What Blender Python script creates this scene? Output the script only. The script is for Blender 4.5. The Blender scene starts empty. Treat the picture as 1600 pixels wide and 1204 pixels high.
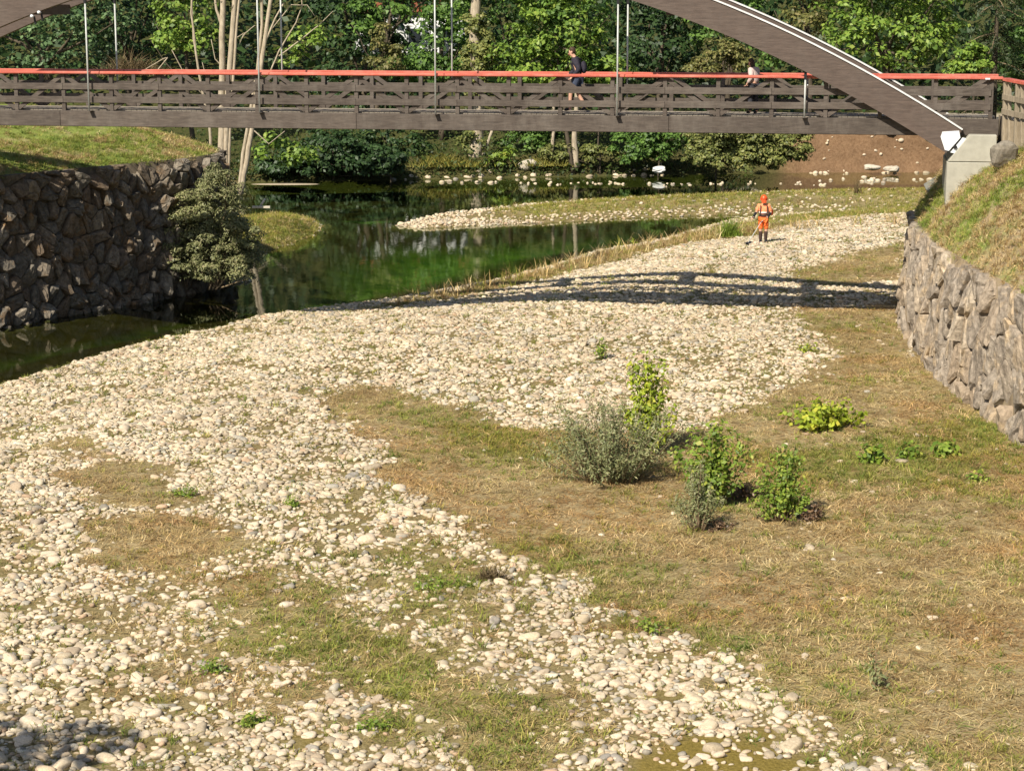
import bpy, bmesh, math, random
import numpy as np
from mathutils import Vector, Matrix
R = math.radians
rng = np.random.default_rng(7); random.seed(7)
SC = bpy.context.scene; COL = SC.collection

# ------------------------------------------------------------------ camera, light, exposure
F = 3100.0; CAM_H = 8.7; TH = math.atan((602 - 10) / F)
cam_d = bpy.data.cameras.new('camera'); cam = bpy.data.objects.new('camera', cam_d); COL.objects.link(cam)
cam.location = (0, 0, CAM_H); cam.rotation_euler = (R(90) - TH, 0, 0)
cam_d.sensor_width = 36; cam_d.lens = F / 1600 * 36; cam_d.clip_start = .1; cam_d.clip_end = 2000
SC.camera = cam
SUN_AZ = R(32); SUN_EL = R(43)          # shadows run to +Y, turned SUN_AZ to the right
world = bpy.data.worlds.new('World'); SC.world = world; world.use_nodes = True
nt = world.node_tree; sky = nt.nodes.new('ShaderNodeTexSky'); sky.sky_type = 'NISHITA'; sky.sun_disc = False
sky.sun_elevation = SUN_EL; sky.sun_rotation = math.pi + SUN_AZ
nt.links.new(sky.outputs[0], nt.nodes['Background'].inputs[0]); nt.nodes['Background'].inputs[1].default_value = .075
sd_ = bpy.data.lights.new('sun', 'SUN'); sd_.energy = 5.0; sd_.angle = R(.5); sd_.color = (1, .93, .80)
sun = bpy.data.objects.new('sun', sd_); COL.objects.link(sun)
sun.rotation_euler = Vector((math.sin(SUN_AZ) * math.cos(SUN_EL), math.cos(SUN_AZ) * math.cos(SUN_EL), -math.sin(SUN_EL))).to_track_quat('-Z', 'Y').to_euler()
SC.view_settings.view_transform = 'Standard'; SC.view_settings.look = 'None'
SC.view_settings.exposure = .55; SC.view_settings.gamma = 1; SC.view_settings.use_curve_mapping = False
SC.render.engine = 'CYCLES'
SC.cycles.max_bounces = 6; SC.cycles.transparent_max_bounces = 8; SC.cycles.diffuse_bounces = 3
SC.cycles.caustics_reflective = False; SC.cycles.caustics_refractive = False

# ------------------------------------------------------------------ measuring the place from the survey photograph
ct, st = math.cos(TH), math.sin(TH)
def ray(px, py):
    x = (px - 800) / F; y = (602 - py) / F
    return np.array([x, ct + y * st, -st + y * ct])
def gz(px, py, z=0.):
    r = ray(px, py); k = (z - CAM_H) / r[2]; return r * k + np.array([0, 0, CAM_H])
def gy(px, py, Y):
    r = ray(px, py); k = Y / r[1]; return r * k + np.array([0, 0, CAM_H])
def proj(x, y, z):
    z = z - CAM_H; d = y * ct - z * st; u = y * st + z * ct
    return 800 + F * x / d, 602 - F * u / d
def ppm(Y): return F / (Y * ct + 6 * st)

# ------------------------------------------------------------------ helpers
def tag(o, label=None, cat=None, group=None, kind=None):
    if label: o['label'] = label
    if cat: o['category'] = cat
    if group: o['group'] = group
    if kind: o['kind'] = kind
    return o
def empty(name, loc=(0, 0, 0), rz=0, label=None, cat=None, group=None):
    o = bpy.data.objects.new(name, None); COL.objects.link(o); o.location = loc; o.rotation_euler = (0, 0, rz)
    o.empty_display_size = .2
    return tag(o, label, cat, group)
def mesh(name, v, f, mats=(), smooth=False):
    me = bpy.data.meshes.new(name)
    v = np.asarray(v, dtype=np.float32)
    if isinstance(f, np.ndarray):
        n, k = f.shape
        me.vertices.add(len(v)); me.vertices.foreach_set('co', v.ravel())
        me.loops.add(n * k); me.loops.foreach_set('vertex_index', f.astype(np.int32).ravel())
        me.polygons.add(n); me.polygons.foreach_set('loop_start', np.arange(0, n * k, k, dtype=np.int32))
        me.polygons.foreach_set('loop_total', np.full(n, k, dtype=np.int32))
        me.update(calc_edges=True); me.validate()
    else:
        me.from_pydata([tuple(map(float, p)) for p in v], [], f); me.update()
    if smooth: me.polygons.foreach_set('use_smooth', np.ones(len(me.polygons), dtype=bool))
    for m in (mats if isinstance(mats, (list, tuple)) else [mats]): me.materials.append(m)
    return me
def obj(name, me, parent=None, loc=None):
    o = bpy.data.objects.new(name, me); COL.objects.link(o)
    if parent is not None: o.parent = parent
    if loc is not None: o.location = loc
    return o
def recalc(me):
    bm = bmesh.new(); bm.from_mesh(me); bmesh.ops.recalc_face_normals(bm, faces=bm.faces); bm.to_mesh(me); bm.free(); return me
class MB:
    """collects boxes, tubes and prisms into one mesh"""
    def __init__(s): s.v = []; s.f = []
    def add(s, v, f):
        n = len(s.v); s.v += [tuple(map(float, p)) for p in v]; s.f += [tuple(i + n for i in q) for q in f]; return s
    def hexa(s, p):  # 8 points: bottom ring, top ring
        return s.add(p, [(3, 2, 1, 0), (4, 5, 6, 7), (0, 1, 5, 4), (1, 2, 6, 5), (2, 3, 7, 6), (3, 0, 4, 7)])
    def box(s, x0, x1, y0, y1, z0, z1):
        return s.hexa([(x0, y0, z0), (x1, y0, z0), (x1, y1, z0), (x0, y1, z0), (x0, y0, z1), (x1, y0, z1), (x1, y1, z1), (x0, y1, z1)])
    def bar(s, a, b, w, d, up=(0, 1, 0)):  # rectangular bar from a to b; w across, d along 'up'
        a = Vector(a); b = Vector(b); t = (b - a).normalized(); u = Vector(up); u = (u - t * u.dot(t)).normalized(); r = t.cross(u)
        q = []
        for c in (a, b):
            for i, j in ((-1, -1), (1, -1), (1, 1), (-1, 1)): q.append(c + r * (w / 2 * i) + u * (d / 2 * j))
        return s.hexa(q)
    def tube(s, pts, rad, n=7, cap=True):
        pts = [Vector(p) for p in pts]; rs = rad if hasattr(rad, '__len__') else [rad] * len(pts)
        base = len(s.v); ref = Vector((0.3, 1, .1))
        for i, p in enumerate(pts):
            t = (pts[min(i + 1, len(pts) - 1)] - pts[max(i - 1, 0)]).normalized()
            u = (ref - t * ref.dot(t)).normalized(); w = t.cross(u)
            for k in range(n):
                a = 2 * math.pi * k / n; s.v.append(tuple(p + (u * math.cos(a) + w * math.sin(a)) * rs[i]))
        for i in range(len(pts) - 1):
            for k in range(n):
                a = base + i * n + k; b = base + i * n + (k + 1) % n; s.f.append((a, b, b + n, a + n))
        if cap:
            s.f.append(tuple(base + k for k in range(n))[::-1]); s.f.append(tuple(base + (len(pts) - 1) * n + k for k in range(n)))
        return s
    def prism(s, poly, y0, y1):  # polygon in x,z pushed along y
        n = len(poly); v = [(p[0], y0, p[1]) for p in poly] + [(p[0], y1, p[1]) for p in poly]
        return s.add(v, [tuple(range(n)), tuple(range(2 * n - 1, n - 1, -1))] + [(i, i + n, (i + 1) % n + n, (i + 1) % n) for i in range(n)])
    def ball(s, c, r, seg=10, rings=7):
        r = r if hasattr(r, '__len__') else (r, r, r); base = len(s.v)
        for i in range(rings + 1):
            th = math.pi * i / rings
            for k in range(seg):
                a = 2 * math.pi * k / seg
                s.v.append((c[0] + r[0] * math.sin(th) * math.cos(a), c[1] + r[1] * math.sin(th) * math.sin(a), c[2] + r[2] * math.cos(th)))
        for i in range(rings):
            for k in range(seg):
                a = base + i * seg + k; b = base + i * seg + (k + 1) % seg; s.f.append((a, a + seg, b + seg, b))
        return s
    def build(s, name, mat, parent=None, smooth=False, bevel=0):
        me = mesh(name, s.v, s.f, mat, smooth); recalc(me)
        if bevel:
            bm = bmesh.new(); bm.from_mesh(me)
            bmesh.ops.bevel(bm, geom=list(bm.edges), offset=bevel, segments=1, affect='EDGES', clamp_overlap=True); bm.to_mesh(me); bm.free()
        return obj(name, me, parent)

def hash2(ix, iy, s):
    h = (ix.astype(np.int64) * 374761393 + iy.astype(np.int64) * 668265263 + s * 974711) & 0x7fffffff
    h = ((h ^ (h >> 13)) * 1274126177) & 0x7fffffff
    return ((h ^ (h >> 16)) & 0xffff) / 65535.
def vn(x, y, s=0):
    x = np.asarray(x, float); y = np.asarray(y, float)
    ix = np.floor(x); iy = np.floor(y); fx = x - ix; fy = y - iy; fx = fx * fx * (3 - 2 * fx); fy = fy * fy * (3 - 2 * fy)
    a = hash2(ix, iy, s); b = hash2(ix + 1, iy, s); c = hash2(ix, iy + 1, s); d = hash2(ix + 1, iy + 1, s)
    return (a * (1 - fx) + b * fx) * (1 - fy) + (c * (1 - fx) + d * fx) * fy
def fbm(x, y, s=0, o=4):
    t = 0; a = .5; n = 0
    for i in range(o): t = t + a * vn(x * 2 ** i, y * 2 ** i, s + i); n += a; a *= .5
    return t / n
def sdist(x, y, poly):
    """signed distance to a polygon, negative inside"""
    x = np.asarray(x, float); y = np.asarray(y, float)
    d = np.full(x.shape, 1e9); ins = np.zeros(x.shape, bool); n = len(poly)
    for i in range(n):
        ax, ay = poly[i]; bx, by = poly[(i + 1) % n]
        ex, ey = bx - ax, by - ay; L = ex * ex + ey * ey + 1e-9
        t = np.clip(((x - ax) * ex + (y - ay) * ey) / L, 0, 1)
        d = np.minimum(d, (x - ax - t * ex) ** 2 + (y - ay - t * ey) ** 2)
        if ay != by:
            c = ((ay > y) != (by > y)) & (x < ex * (y - ay) / (by - ay) + ax); ins ^= c
    d = np.sqrt(d); return np.where(ins, -d, d)
def sstep(a, b, x): t = np.clip((x - a) / (b - a), 0, 1); return t * t * (3 - 2 * t)

# ------------------------------------------------------------------ materials
def mat(name, rough=.9, spec=.2):
    m = bpy.data.materials.new(name); m.use_nodes = True; b = m.node_tree.nodes['Principled BSDF']
    b.inputs['Roughness'].default_value = rough; b.inputs['Specular IOR Level'].default_value = spec
    return m, m.node_tree, b
def N(t, typ, **kw):
    n = t.nodes.new(typ)
    for k, v in kw.items():
        if k.startswith('i_'):
            key = k[2:]; n.inputs[int(key) if key.isdigit() else key].default_value = v
        else: setattr(n, k, v)
    return n
def noise(t, scale, detail=4, rough=.6, vec=None, stretch=None):
    n = N(t, 'ShaderNodeTexNoise', i_Scale=scale, i_Detail=detail, i_Roughness=rough)
    if stretch is not None or vec is not None:
        src = vec
        if src is None: src = N(t, 'ShaderNodeTexCoord').outputs['Object']
        if stretch is not None:
            mp = N(t, 'ShaderNodeMapping'); mp.inputs['Scale'].default_value = stretch; t.links.new(src, mp.inputs[0]); src = mp.outputs[0]
        t.links.new(src, n.inputs['Vector'])
    else:
        t.links.new(N(t, 'ShaderNodeTexCoord').outputs['Object'], n.inputs['Vector'])
    return n
def ramp(t, fac, stops):
    r = N(t, 'ShaderNodeValToRGB'); e = r.color_ramp.elements
    while len(e) < len(stops): e.new(.5)
    for i, (p, c) in enumerate(stops): e[i].position = p; e[i].color = (*c, 1) if len(c) == 3 else c
    t.links.new(fac, r.inputs[0]); return r.outputs[0]
def mix(t, fac, a, b, blend='MIX'):
    m = N(t, 'ShaderNodeMix', data_type='RGBA', blend_type=blend)
    for s, v in ((0, fac), (6, a), (7, b)):
        if isinstance(v, (int, float)): m.inputs[s].default_value = v
        elif isinstance(v, tuple): m.inputs[s].default_value = (*v, 1)
        else: t.links.new(v, m.inputs[s])
    return m.outputs[2]
def bump(t, b, h, strength=.5, dist=.02):
    n = N(t, 'ShaderNodeBump', i_Strength=strength, i_Distance=dist); t.links.new(h, n.inputs['Height']); t.links.new(n.outputs[0], b.inputs['Normal'])
def simple(name, c1, c2, scale=8, rough=.85, stretch=None, bmp=.3, spec=.2, dist=.01, obj_rand=0):
    m, t, b = mat(name, rough, spec); n = noise(t, scale, 5, .65, stretch=stretch)
    c = ramp(t, n.outputs[0], [(.3, c1), (.7, c2)])
    if obj_rand:
        oi = N(t, 'ShaderNodeObjectInfo'); mr = N(t, 'ShaderNodeMapRange', i_3=1 - obj_rand, i_4=1 + obj_rand); t.links.new(oi.outputs['Random'], mr.inputs[0])
        hs = N(t, 'ShaderNodeHueSaturation'); t.links.new(c, hs.inputs['Color']); t.links.new(mr.outputs[0], hs.inputs['Value']); c = hs.outputs[0]
    t.links.new(c, b.inputs['Base Color'])
    if bmp: bump(t, b, n.outputs[0], bmp, dist)
    return m
def leafmat(name, dark, light, dead=None, trans=.35, gloss=.35):
    m, t, b = mat(name, .5, gloss); g = N(t, 'ShaderNodeNewGeometry')
    stops = [(0, dark), (.75, light), (1, dead or light)]
    c = ramp(t, g.outputs['Random Per Island'], stops)
    n = noise(t, .35, 2); v = ramp(t, n.outputs[0], [(.3, (.7, .72, .7)), (.7, (1.2, 1.15, 1.1))])
    c = mix(t, 1., c, v, 'MULTIPLY')
    t.links.new(c, b.inputs['Base Color'])
    tr = N(t, 'ShaderNodeBsdfTranslucent'); t.links.new(c, tr.inputs[0])
    mx = N(t, 'ShaderNodeMixShader'); mx.inputs[0].default_value = trans
    t.links.new(b.outputs[0], mx.inputs[1]); t.links.new(tr.outputs[0], mx.inputs[2])
    t.links.new(mx.outputs[0], t.nodes['Material Output'].inputs[0]); return m

M = {}
def weathered(name, c1, c2, pale, rough=.75):
    m = simple(name, c1, c2, 3, rough, (1, 6, 6), .4, .3, obj_rand=.14); t = m.node_tree; b = t.nodes['Principled BSDF']; src = b.inputs['Base Color'].links[0].from_socket
    g = N(t, 'ShaderNodeNewGeometry'); n = noise(t, 1.6, 6, .72, vec=g.outputs['Position'], stretch=(1, 1, .35)); f = ramp(t, n.outputs[0], [(.46, (0, 0, 0)), (.75, (.75, .75, .75))])
    n2 = noise(t, 9, 4, .7, vec=g.outputs['Position'], stretch=(.25, .25, 2.5)); c = mix(t, f, src, pale); c = mix(t, 1., c, ramp(t, n2.outputs[0], [(.3, (.72, .72, .72)), (.7, (1.15, 1.15, 1.15))]), 'MULTIPLY')
    t.links.new(c, b.inputs['Base Color']); return m
M['brownwood'] = weathered('brown stained timber', (.060, .046, .037), (.110, .088, .071), (.155, .132, .11))
M['rib'] = weathered('brown stained glulam', (.072, .051, .041), (.105, .077, .062), (.118, .091, .075), .6)
M['seam'] = simple('dark glue joint', (.03, .022, .018), (.045, .035, .03), 6)
M['red'] = weathered('red handrail paint', (.46, .095, .062), (.58, .14, .095), (.60, .24, .18), .55)
M['steel'] = simple('galvanised steel', (.36, .37, .35), (.48, .49, .46), 14, .42, None, .05, .5)
M['white_steel'] = simple('pale painted steel', (.58, .6, .62), (.72, .74, .76), 10, .5, None, .05, .5)
M['zinc'] = simple('pale zinc flashing', (.55, .54, .52), (.72, .71, .68), 5, .45, None, .05, .5)
M['black'] = simple('black steel', (.012, .012, .013), (.022, .022, .024), 20, .5)
M['deck'] = simple('weathered deck boards', (.20, .17, .13), (.36, .31, .25), 9, .85, (9, 1, 1), .4)
M['concrete'] = simple('pale concrete', (.30, .285, .235), (.42, .40, .33), 2.2, .9, None, .35, .2, .02)
M['slabgrey'] = simple('grey concrete slab', (.14, .14, .125), (.24, .235, .2), 4, .9)
M['greywood'] = simple('weathered grey timber', (.17, .14, .10), (.34, .28, .20), 4, .85, (7, 7, 1), .4, obj_rand=.15)
M['bark_pale'] = simple('pale bark', (.26, .21, .145), (.50, .42, .31), 5, .9, (2, 2, .6), .5, .2, .03)
M['bark_dark'] = simple('dark bark', (.05, .04, .028), (.12, .095, .065), 6, .9, (2, 2, .5), .6, .2, .03)
M['twig'] = simple('dry twig', (.13, .09, .05), (.28, .21, .13), 12, .9)
M['drift'] = simple('bleached driftwood', (.40, .35, .27), (.62, .56, .46), 8, .85, (1, 6, 6), .3)
M['white_wall'] = simple('white render', (.72, .72, .71), (.82, .82, .81), 2, .9)
M['roof'] = simple('red clay roof', (.22, .075, .04), (.34, .13, .075), 3, .9)
M['glass_dark'] = simple('dark window glass', (.02, .025, .03), (.035, .04, .05), 2, .1, None, 0, .6)
M['skin'] = simple('skin', (.50, .28, .19), (.58, .34, .24), 12, .6, None, .05)
M['hair'] = simple('brown hair', (.035, .02, .012), (.075, .045, .028), 40, .6)
M['jacket'] = simple('dark jacket cloth', (.020, .018, .026), (.042, .038, .052), 16, .85)
M['shorts'] = simple('dark blue cloth', (.035, .045, .075), (.065, .08, .12), 16, .85)
M['shoe'] = simple('dark shoe', (.014, .014, .018), (.03, .03, .035), 20, .6)
M['whitecloth'] = simple('white cloth', (.6, .6, .6), (.75, .75, .74), 10, .85)
M['pinkcloth'] = simple('pale pink cloth', (.48, .36, .33), (.6, .47, .43), 12, .85)
M['darkcloth'] = simple('dark grey trousers cloth', (.03, .03, .036), (.06, .06, .07), 12, .9)
M['orange'] = simple('orange work cloth', (.80, .13, .025), (.92, .21, .05), 9, .75)
M['hivis'] = simple('pale orange work shirt', (.85, .24, .10), (.92, .34, .17), 9, .75)
M['helmet'] = simple('orange helmet plastic', (.75, .08, .012), (.82, .11, .02), 5, .35, None, 0, .5)
M['brownleg'] = simple('dark brown gaiter cloth', (.045, .026, .022), (.085, .055, .045), 14, .9)
M['reflect'] = simple('silver reflective band', (.62, .62, .6), (.75, .75, .73), 20, .5)

# stones: colour carried by each one
def stonemat(name, inst):
    m, t, b = mat(name, .85, .2)
    if inst:
        a = N(t, 'ShaderNodeAttribute', attribute_type='INSTANCER', attribute_name='col'); c = a.outputs['Color']
    else:
        oi = N(t, 'ShaderNodeObjectInfo')
        c = ramp(t, oi.outputs['Random'], [(0, (.36, .295, .21)), (.2, (.56, .46, .32)), (.55, (.64, .53, .40)), (.8, (.58, .47, .34)), (.92, (.40, .315, .22)), (1, (.29, .265, .23))])
    n = noise(t, 5, 4, .6); n2 = noise(t, 30, 3)
    v = ramp(t, n.outputs[0], [(.3, (.72, .70, .66)), (.65, (1.04, 1.04, 1.04))])
    t.links.new(mix(t, 1., c, v, 'MULTIPLY'), b.inputs['Base Color']); bump(t, b, n2.outputs[0], .25, .01)
    return m
M['cobble_i'] = stonemat('river cobble, scattered', True)
M['cobble'] = stonemat('river cobble', False)
def grassmat():
    m, t, b = mat('grass blades', .7, .15); a = N(t, 'ShaderNodeAttribute', attribute_type='INSTANCER', attribute_name='col')
    g = N(t, 'ShaderNodeNewGeometry'); v = ramp(t, g.outputs['Random Per Island'], [(0, (.6, .6, .6)), (1, (1.3, 1.3, 1.25))])
    c = mix(t, 1., a.outputs['Color'], v, 'MULTIPLY'); t.links.new(c, b.inputs['Base Color'])
    tr = N(t, 'ShaderNodeBsdfTranslucent'); t.links.new(c, tr.inputs[0]); mx = N(t, 'ShaderNodeMixShader'); mx.inputs[0].default_value = .2
    t.links.new(b.outputs[0], mx.inputs[1]); t.links.new(tr.outputs[0], mx.inputs[2]); t.links.new(mx.outputs[0], t.nodes['Material Output'].inputs[0])
    return m
M['grass'] = grassmat()

# left wall: dark, damp, rust-stained stones; right wall: dry grey stones with pale tan sides
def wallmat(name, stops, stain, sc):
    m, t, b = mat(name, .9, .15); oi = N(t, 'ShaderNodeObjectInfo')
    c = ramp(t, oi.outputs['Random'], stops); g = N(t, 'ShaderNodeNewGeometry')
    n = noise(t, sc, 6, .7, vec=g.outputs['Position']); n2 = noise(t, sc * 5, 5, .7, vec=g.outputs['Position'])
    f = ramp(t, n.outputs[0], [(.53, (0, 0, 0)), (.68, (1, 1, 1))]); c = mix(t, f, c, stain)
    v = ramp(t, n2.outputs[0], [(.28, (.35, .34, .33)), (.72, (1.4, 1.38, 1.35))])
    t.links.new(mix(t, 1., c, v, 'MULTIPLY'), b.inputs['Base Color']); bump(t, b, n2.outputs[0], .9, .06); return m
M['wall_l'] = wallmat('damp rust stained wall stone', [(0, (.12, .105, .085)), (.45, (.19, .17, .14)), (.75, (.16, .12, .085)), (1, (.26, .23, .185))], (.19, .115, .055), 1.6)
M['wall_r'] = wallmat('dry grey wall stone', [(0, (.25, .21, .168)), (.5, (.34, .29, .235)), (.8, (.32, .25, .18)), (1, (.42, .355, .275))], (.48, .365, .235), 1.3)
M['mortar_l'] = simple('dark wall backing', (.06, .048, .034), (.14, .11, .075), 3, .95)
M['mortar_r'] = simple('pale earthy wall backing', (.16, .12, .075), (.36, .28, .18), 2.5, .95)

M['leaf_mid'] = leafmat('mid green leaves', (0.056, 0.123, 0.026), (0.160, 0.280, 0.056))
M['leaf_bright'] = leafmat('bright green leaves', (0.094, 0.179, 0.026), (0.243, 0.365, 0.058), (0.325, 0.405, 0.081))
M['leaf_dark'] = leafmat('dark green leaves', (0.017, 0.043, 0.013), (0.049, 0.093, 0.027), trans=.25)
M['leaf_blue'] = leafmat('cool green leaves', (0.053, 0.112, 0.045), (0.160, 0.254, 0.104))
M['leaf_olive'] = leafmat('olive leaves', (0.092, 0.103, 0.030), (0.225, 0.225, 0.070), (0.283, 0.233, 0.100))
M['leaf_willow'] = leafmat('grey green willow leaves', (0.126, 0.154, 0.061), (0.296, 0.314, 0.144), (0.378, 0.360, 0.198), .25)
M['leaf_yellow'] = leafmat('yellow green leaves', (0.181, 0.258, 0.022), (0.409, 0.484, 0.046), (0.575, 0.544, 0.076))
M['leaf_sap'] = leafmat('fresh green sapling leaves', (0.106, 0.185, 0.024), (0.258, 0.355, 0.049), (0.423, 0.425, 0.082))
M['leaf_shrubP'] = leafmat('yellowish shrub leaves', (0.100, 0.130, 0.037), (0.275, 0.300, 0.086), (0.333, 0.316, 0.117))
M['leaf_dead'] = leafmat('withered leaves', (0.072, 0.042, 0.024), (0.180, 0.108, 0.060), (0.240, 0.156, 0.084), .1)
M['grass_yellow'] = leafmat('yellowish bank grass blades', (0.154, 0.154, 0.031), (0.322, 0.301, 0.070), (0.392, 0.336, 0.126), .3, .15)
M['reed'] = leafmat('reed green blades', (0.117, 0.195, 0.026), (0.260, 0.351, 0.058), None, .3, .15)

# ------------------------------------------------------------------ plan of the river bed (outlines on the ground)
WL = -.75
def plan(pts, z=0.): return [tuple(gz(x, y, z)[:2]) for x, y in pts]
WATER = plan([(-500, 790), (-200, 690), (0, 602), (60, 585), (130, 564), (200, 542), (330, 516), (400, 496), (520, 480), (640, 464), (760, 441), (850, 419), (930, 393), (1020, 378), (1080, 362),
              (1130, 347), (1190, 338), (1300, 332), (1150, 336), (1000, 340), (900, 346), (760, 352), (660, 357), (618, 353), (655, 343), (700, 334), (830, 320), (950, 312), (1100, 305),
              (1250, 300), (1450, 298), (1800, 294), (1800, 258), (1300, 266), (1000, 270), (700, 273), (400, 282), (385, 284), (340, 300), (300, 330), (385, 340), (430, 334), (480, 339), (502, 352),
              (490, 368), (440, 385), (400, 402), (385, 425), (390, 440), (200, 470), (0, 509), (-300, 562), (-600, 640)], WL)
G_MAIN = plan([(1430, 470), (1290, 482), (1235, 478), (1270, 520), (1312, 548), (1275, 578), (1250, 602), (1180, 642), (1130, 652), (1090, 668), (1000, 672), (860, 674), (790, 667), (720, 637), (640, 611),
               (560, 604), (500, 622), (520, 655), (560, 662), (580, 690), (606, 720), (600, 752), (640, 772), (680, 800), (740, 832), (790, 872), (830, 884), (900, 906), (940, 950), (980, 985), (1060, 1003),
               (1130, 1020), (1190, 1062), (1240, 1100), (1290, 1140), (1350, 1165), (1420, 1190), (1460, 1260), (1900, 1260), (1700, 700), (1440, 560), (1408, 480)])
G_EDGE = plan([(1430, 350), (1340, 352), (1240, 352), (1195, 366), (1180, 374), (1100, 378), (1010, 395), (930, 416), (850, 436), (760, 456), (650, 472), (560, 483), (640, 465), (850, 417), (930, 392), (1020, 376), (1080, 360), (1130, 346), (1190, 338), (1300, 331), (1440, 296), (1450, 320)], -.5)
G_RSTRIP = plan([(1430, 372), (1380, 385), (1300, 405), (1230, 425), (1240, 440), (1300, 447), (1410, 440)])
G_2 = plan([(92, 742), (150, 714), (235, 724), (268, 760), (330, 776), (300, 792), (200, 797), (140, 791)])
G_3 = plan([(125, 820), (210, 800), (320, 805), (385, 852), (372, 872), (260, 897), (150, 892)])
G_3B = plan([(66, 684), (105, 671), (165, 690), (185, 712), (150, 706), (110, 690)])
G_4 = plan([(255, 900), (380, 890), (500, 903), (565, 930), (612, 970), (660, 1000), (760, 1040), (830, 1078), (905, 1102), (930, 1135), (890, 1260), (800, 1260), (700, 1172), (620, 1150), (560, 1112), (490, 1082), (430, 1042), (360, 1012), (325, 962)])
G_5 = plan([(560, 860), (640, 835), (720, 850), (790, 900), (800, 950), (700, 985), (640, 960)])
G_6 = plan([(120, 900), (420, 895), (600, 1110), (440, 1130), (250, 1080), (140, 985)])
G_SPIT = plan([(300, 330), (385, 338), (430, 332), (480, 337), (504, 352), (492, 370), (440, 388), (400, 404), (383, 430), (330, 430)], WL + .1)
G_ISLE = plan([(760, 335), (850, 321), (950, 314), (1100, 307), (1250, 302), (1450, 299), (1450, 318), (1250, 316), (1100, 324), (1000, 330), (860, 338)], WL + .1)
MOSS = [plan(p) for p in ([(985, 1078), (1055, 1085), (1095, 1112), (1045, 1114), (1000, 1098)], [(1040, 1158), (1150, 1150), (1245, 1186), (1275, 1250), (1020, 1250), (1010, 1190)], [(420, 1150), (470, 1142), (520, 1165), (470, 1180)])]
GREEN = [plan(p) for p in ([(800, 860), (930, 870), (1010, 940), (1160, 1010), (1240, 1080), (1420, 1190), (1380, 1260), (1230, 1120), (1060, 1010), (900, 930)], [(1180, 720), (1330, 690), (1600, 640), (1600, 700), (1500, 770), (1330, 760), (1250, 760)],
                           [(640, 640), (760, 660), (860, 690), (820, 720), (700, 690)], [(560, 860), (720, 850), (800, 950), (640, 985)], [(430, 1000), (560, 960), (760, 1050), (900, 1130), (860, 1260), (640, 1150), (540, 1090)])]
SPIT_C = gz(442, 358, -.6)[:2]
def ground_z(x, y, sd=None):
    if sd is None: sd = sdist(x, y, WATER)
    land = WL + np.clip(sd * .25, 0, .12) + .63 * sstep(.4, 8.5, sd) + .10 * (fbm(x * .22, y * .22, 3, 3) - .5) * sstep(0, 2.5, sd)
    land = land + .035 * (fbm(x * 1.1, y * 1.1, 9, 2) - .5)
    land = land + .50 * np.exp(-((x - SPIT_C[0]) ** 2 + .35 * (y - SPIT_C[1]) ** 2) / 2.6) * sstep(0, .8, sd)
    bed = WL + np.clip(sd * np.where(np.asarray(y) > 103, .6, .16), -1., 0) - .03
    return np.where(sd > 0, land, bed)
def masks(x, y):
    """grass, gravel-mix, green, moss weights on the ground"""
    w = (fbm(x * 1.3, y * 1.3, 21, 4) - .5) * 1.5; far = np.clip((y - 20) / 60, 0, 1)
    def m(p, soft=.25, wob=1.): return 1 - sstep(-soft, soft, sdist(x, y, p) + w * wob)
    g = m(G_MAIN, .35, .8)
    for p in (G_EDGE, G_RSTRIP): g = np.maximum(g, m(p, .5, .7))
    for p in (G_2, G_3, G_3B): g = np.maximum(g, .97 * m(p, .45, .8))
    g = np.maximum(g, .90 * m(G_4, .7, 1.2)); g = np.maximum(g, .62 * m(G_5, .9, 1.0)); g = np.maximum(g, .40 * m(G_6, 1., 1.5))
    g = np.maximum(g, m(G_SPIT, .3, .3)); g = np.maximum(g, m(G_ISLE, .4, .5))
    gr = np.zeros_like(g)
    for p in GREEN: gr = np.maximum(gr, m(p, 1.2, 1.2))
    gr = np.maximum(gr, m(G_SPIT, .3, .2)); gr = np.maximum(gr, .8 * m(G_ISLE, .4, .3)); gr = np.maximum(gr, .35 * m(G_EDGE, .6, .5))
    gr = .72 * np.clip(np.maximum(gr * .9, m(G_4, 1, .6) * .5) * (.4 + 1.1 * fbm(x * .6, y * .6, 33, 3)) + .28 * sstep(.5, .75, fbm(x * .5, y * .5, 44, 3)), 0, 1)
    mo = np.zeros_like(g)
    for p in MOSS: mo = np.maximum(mo, .9 * m(p, .25, .9))
    return np.clip(g, 0, 1), gr, mo

def ghit(px, py):
    z = 0.
    for i in range(14): p = gz(px, py, z); z = .5 * z + .5 * float(ground_z(np.array(p[0]), np.array(p[1])))
    p = gz(px, py, z); return p
def grid(xs, ys):
    X, Y = np.meshgrid(xs, ys); nx, ny = len(xs), len(ys)
    i = np.arange(nx - 1); j = np.arange(ny - 1); I, J = np.meshgrid(i, j); a = (J * nx + I).ravel()
    return X.ravel(), Y.ravel(), np.stack([a, a + 1, a + 1 + nx, a + nx], 1)
def setcol(me, name, rgba):
    at = me.attributes.new(name, 'FLOAT_COLOR', 'POINT'); at.data.foreach_set('color', np.asarray(rgba, np.float32).ravel())

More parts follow.
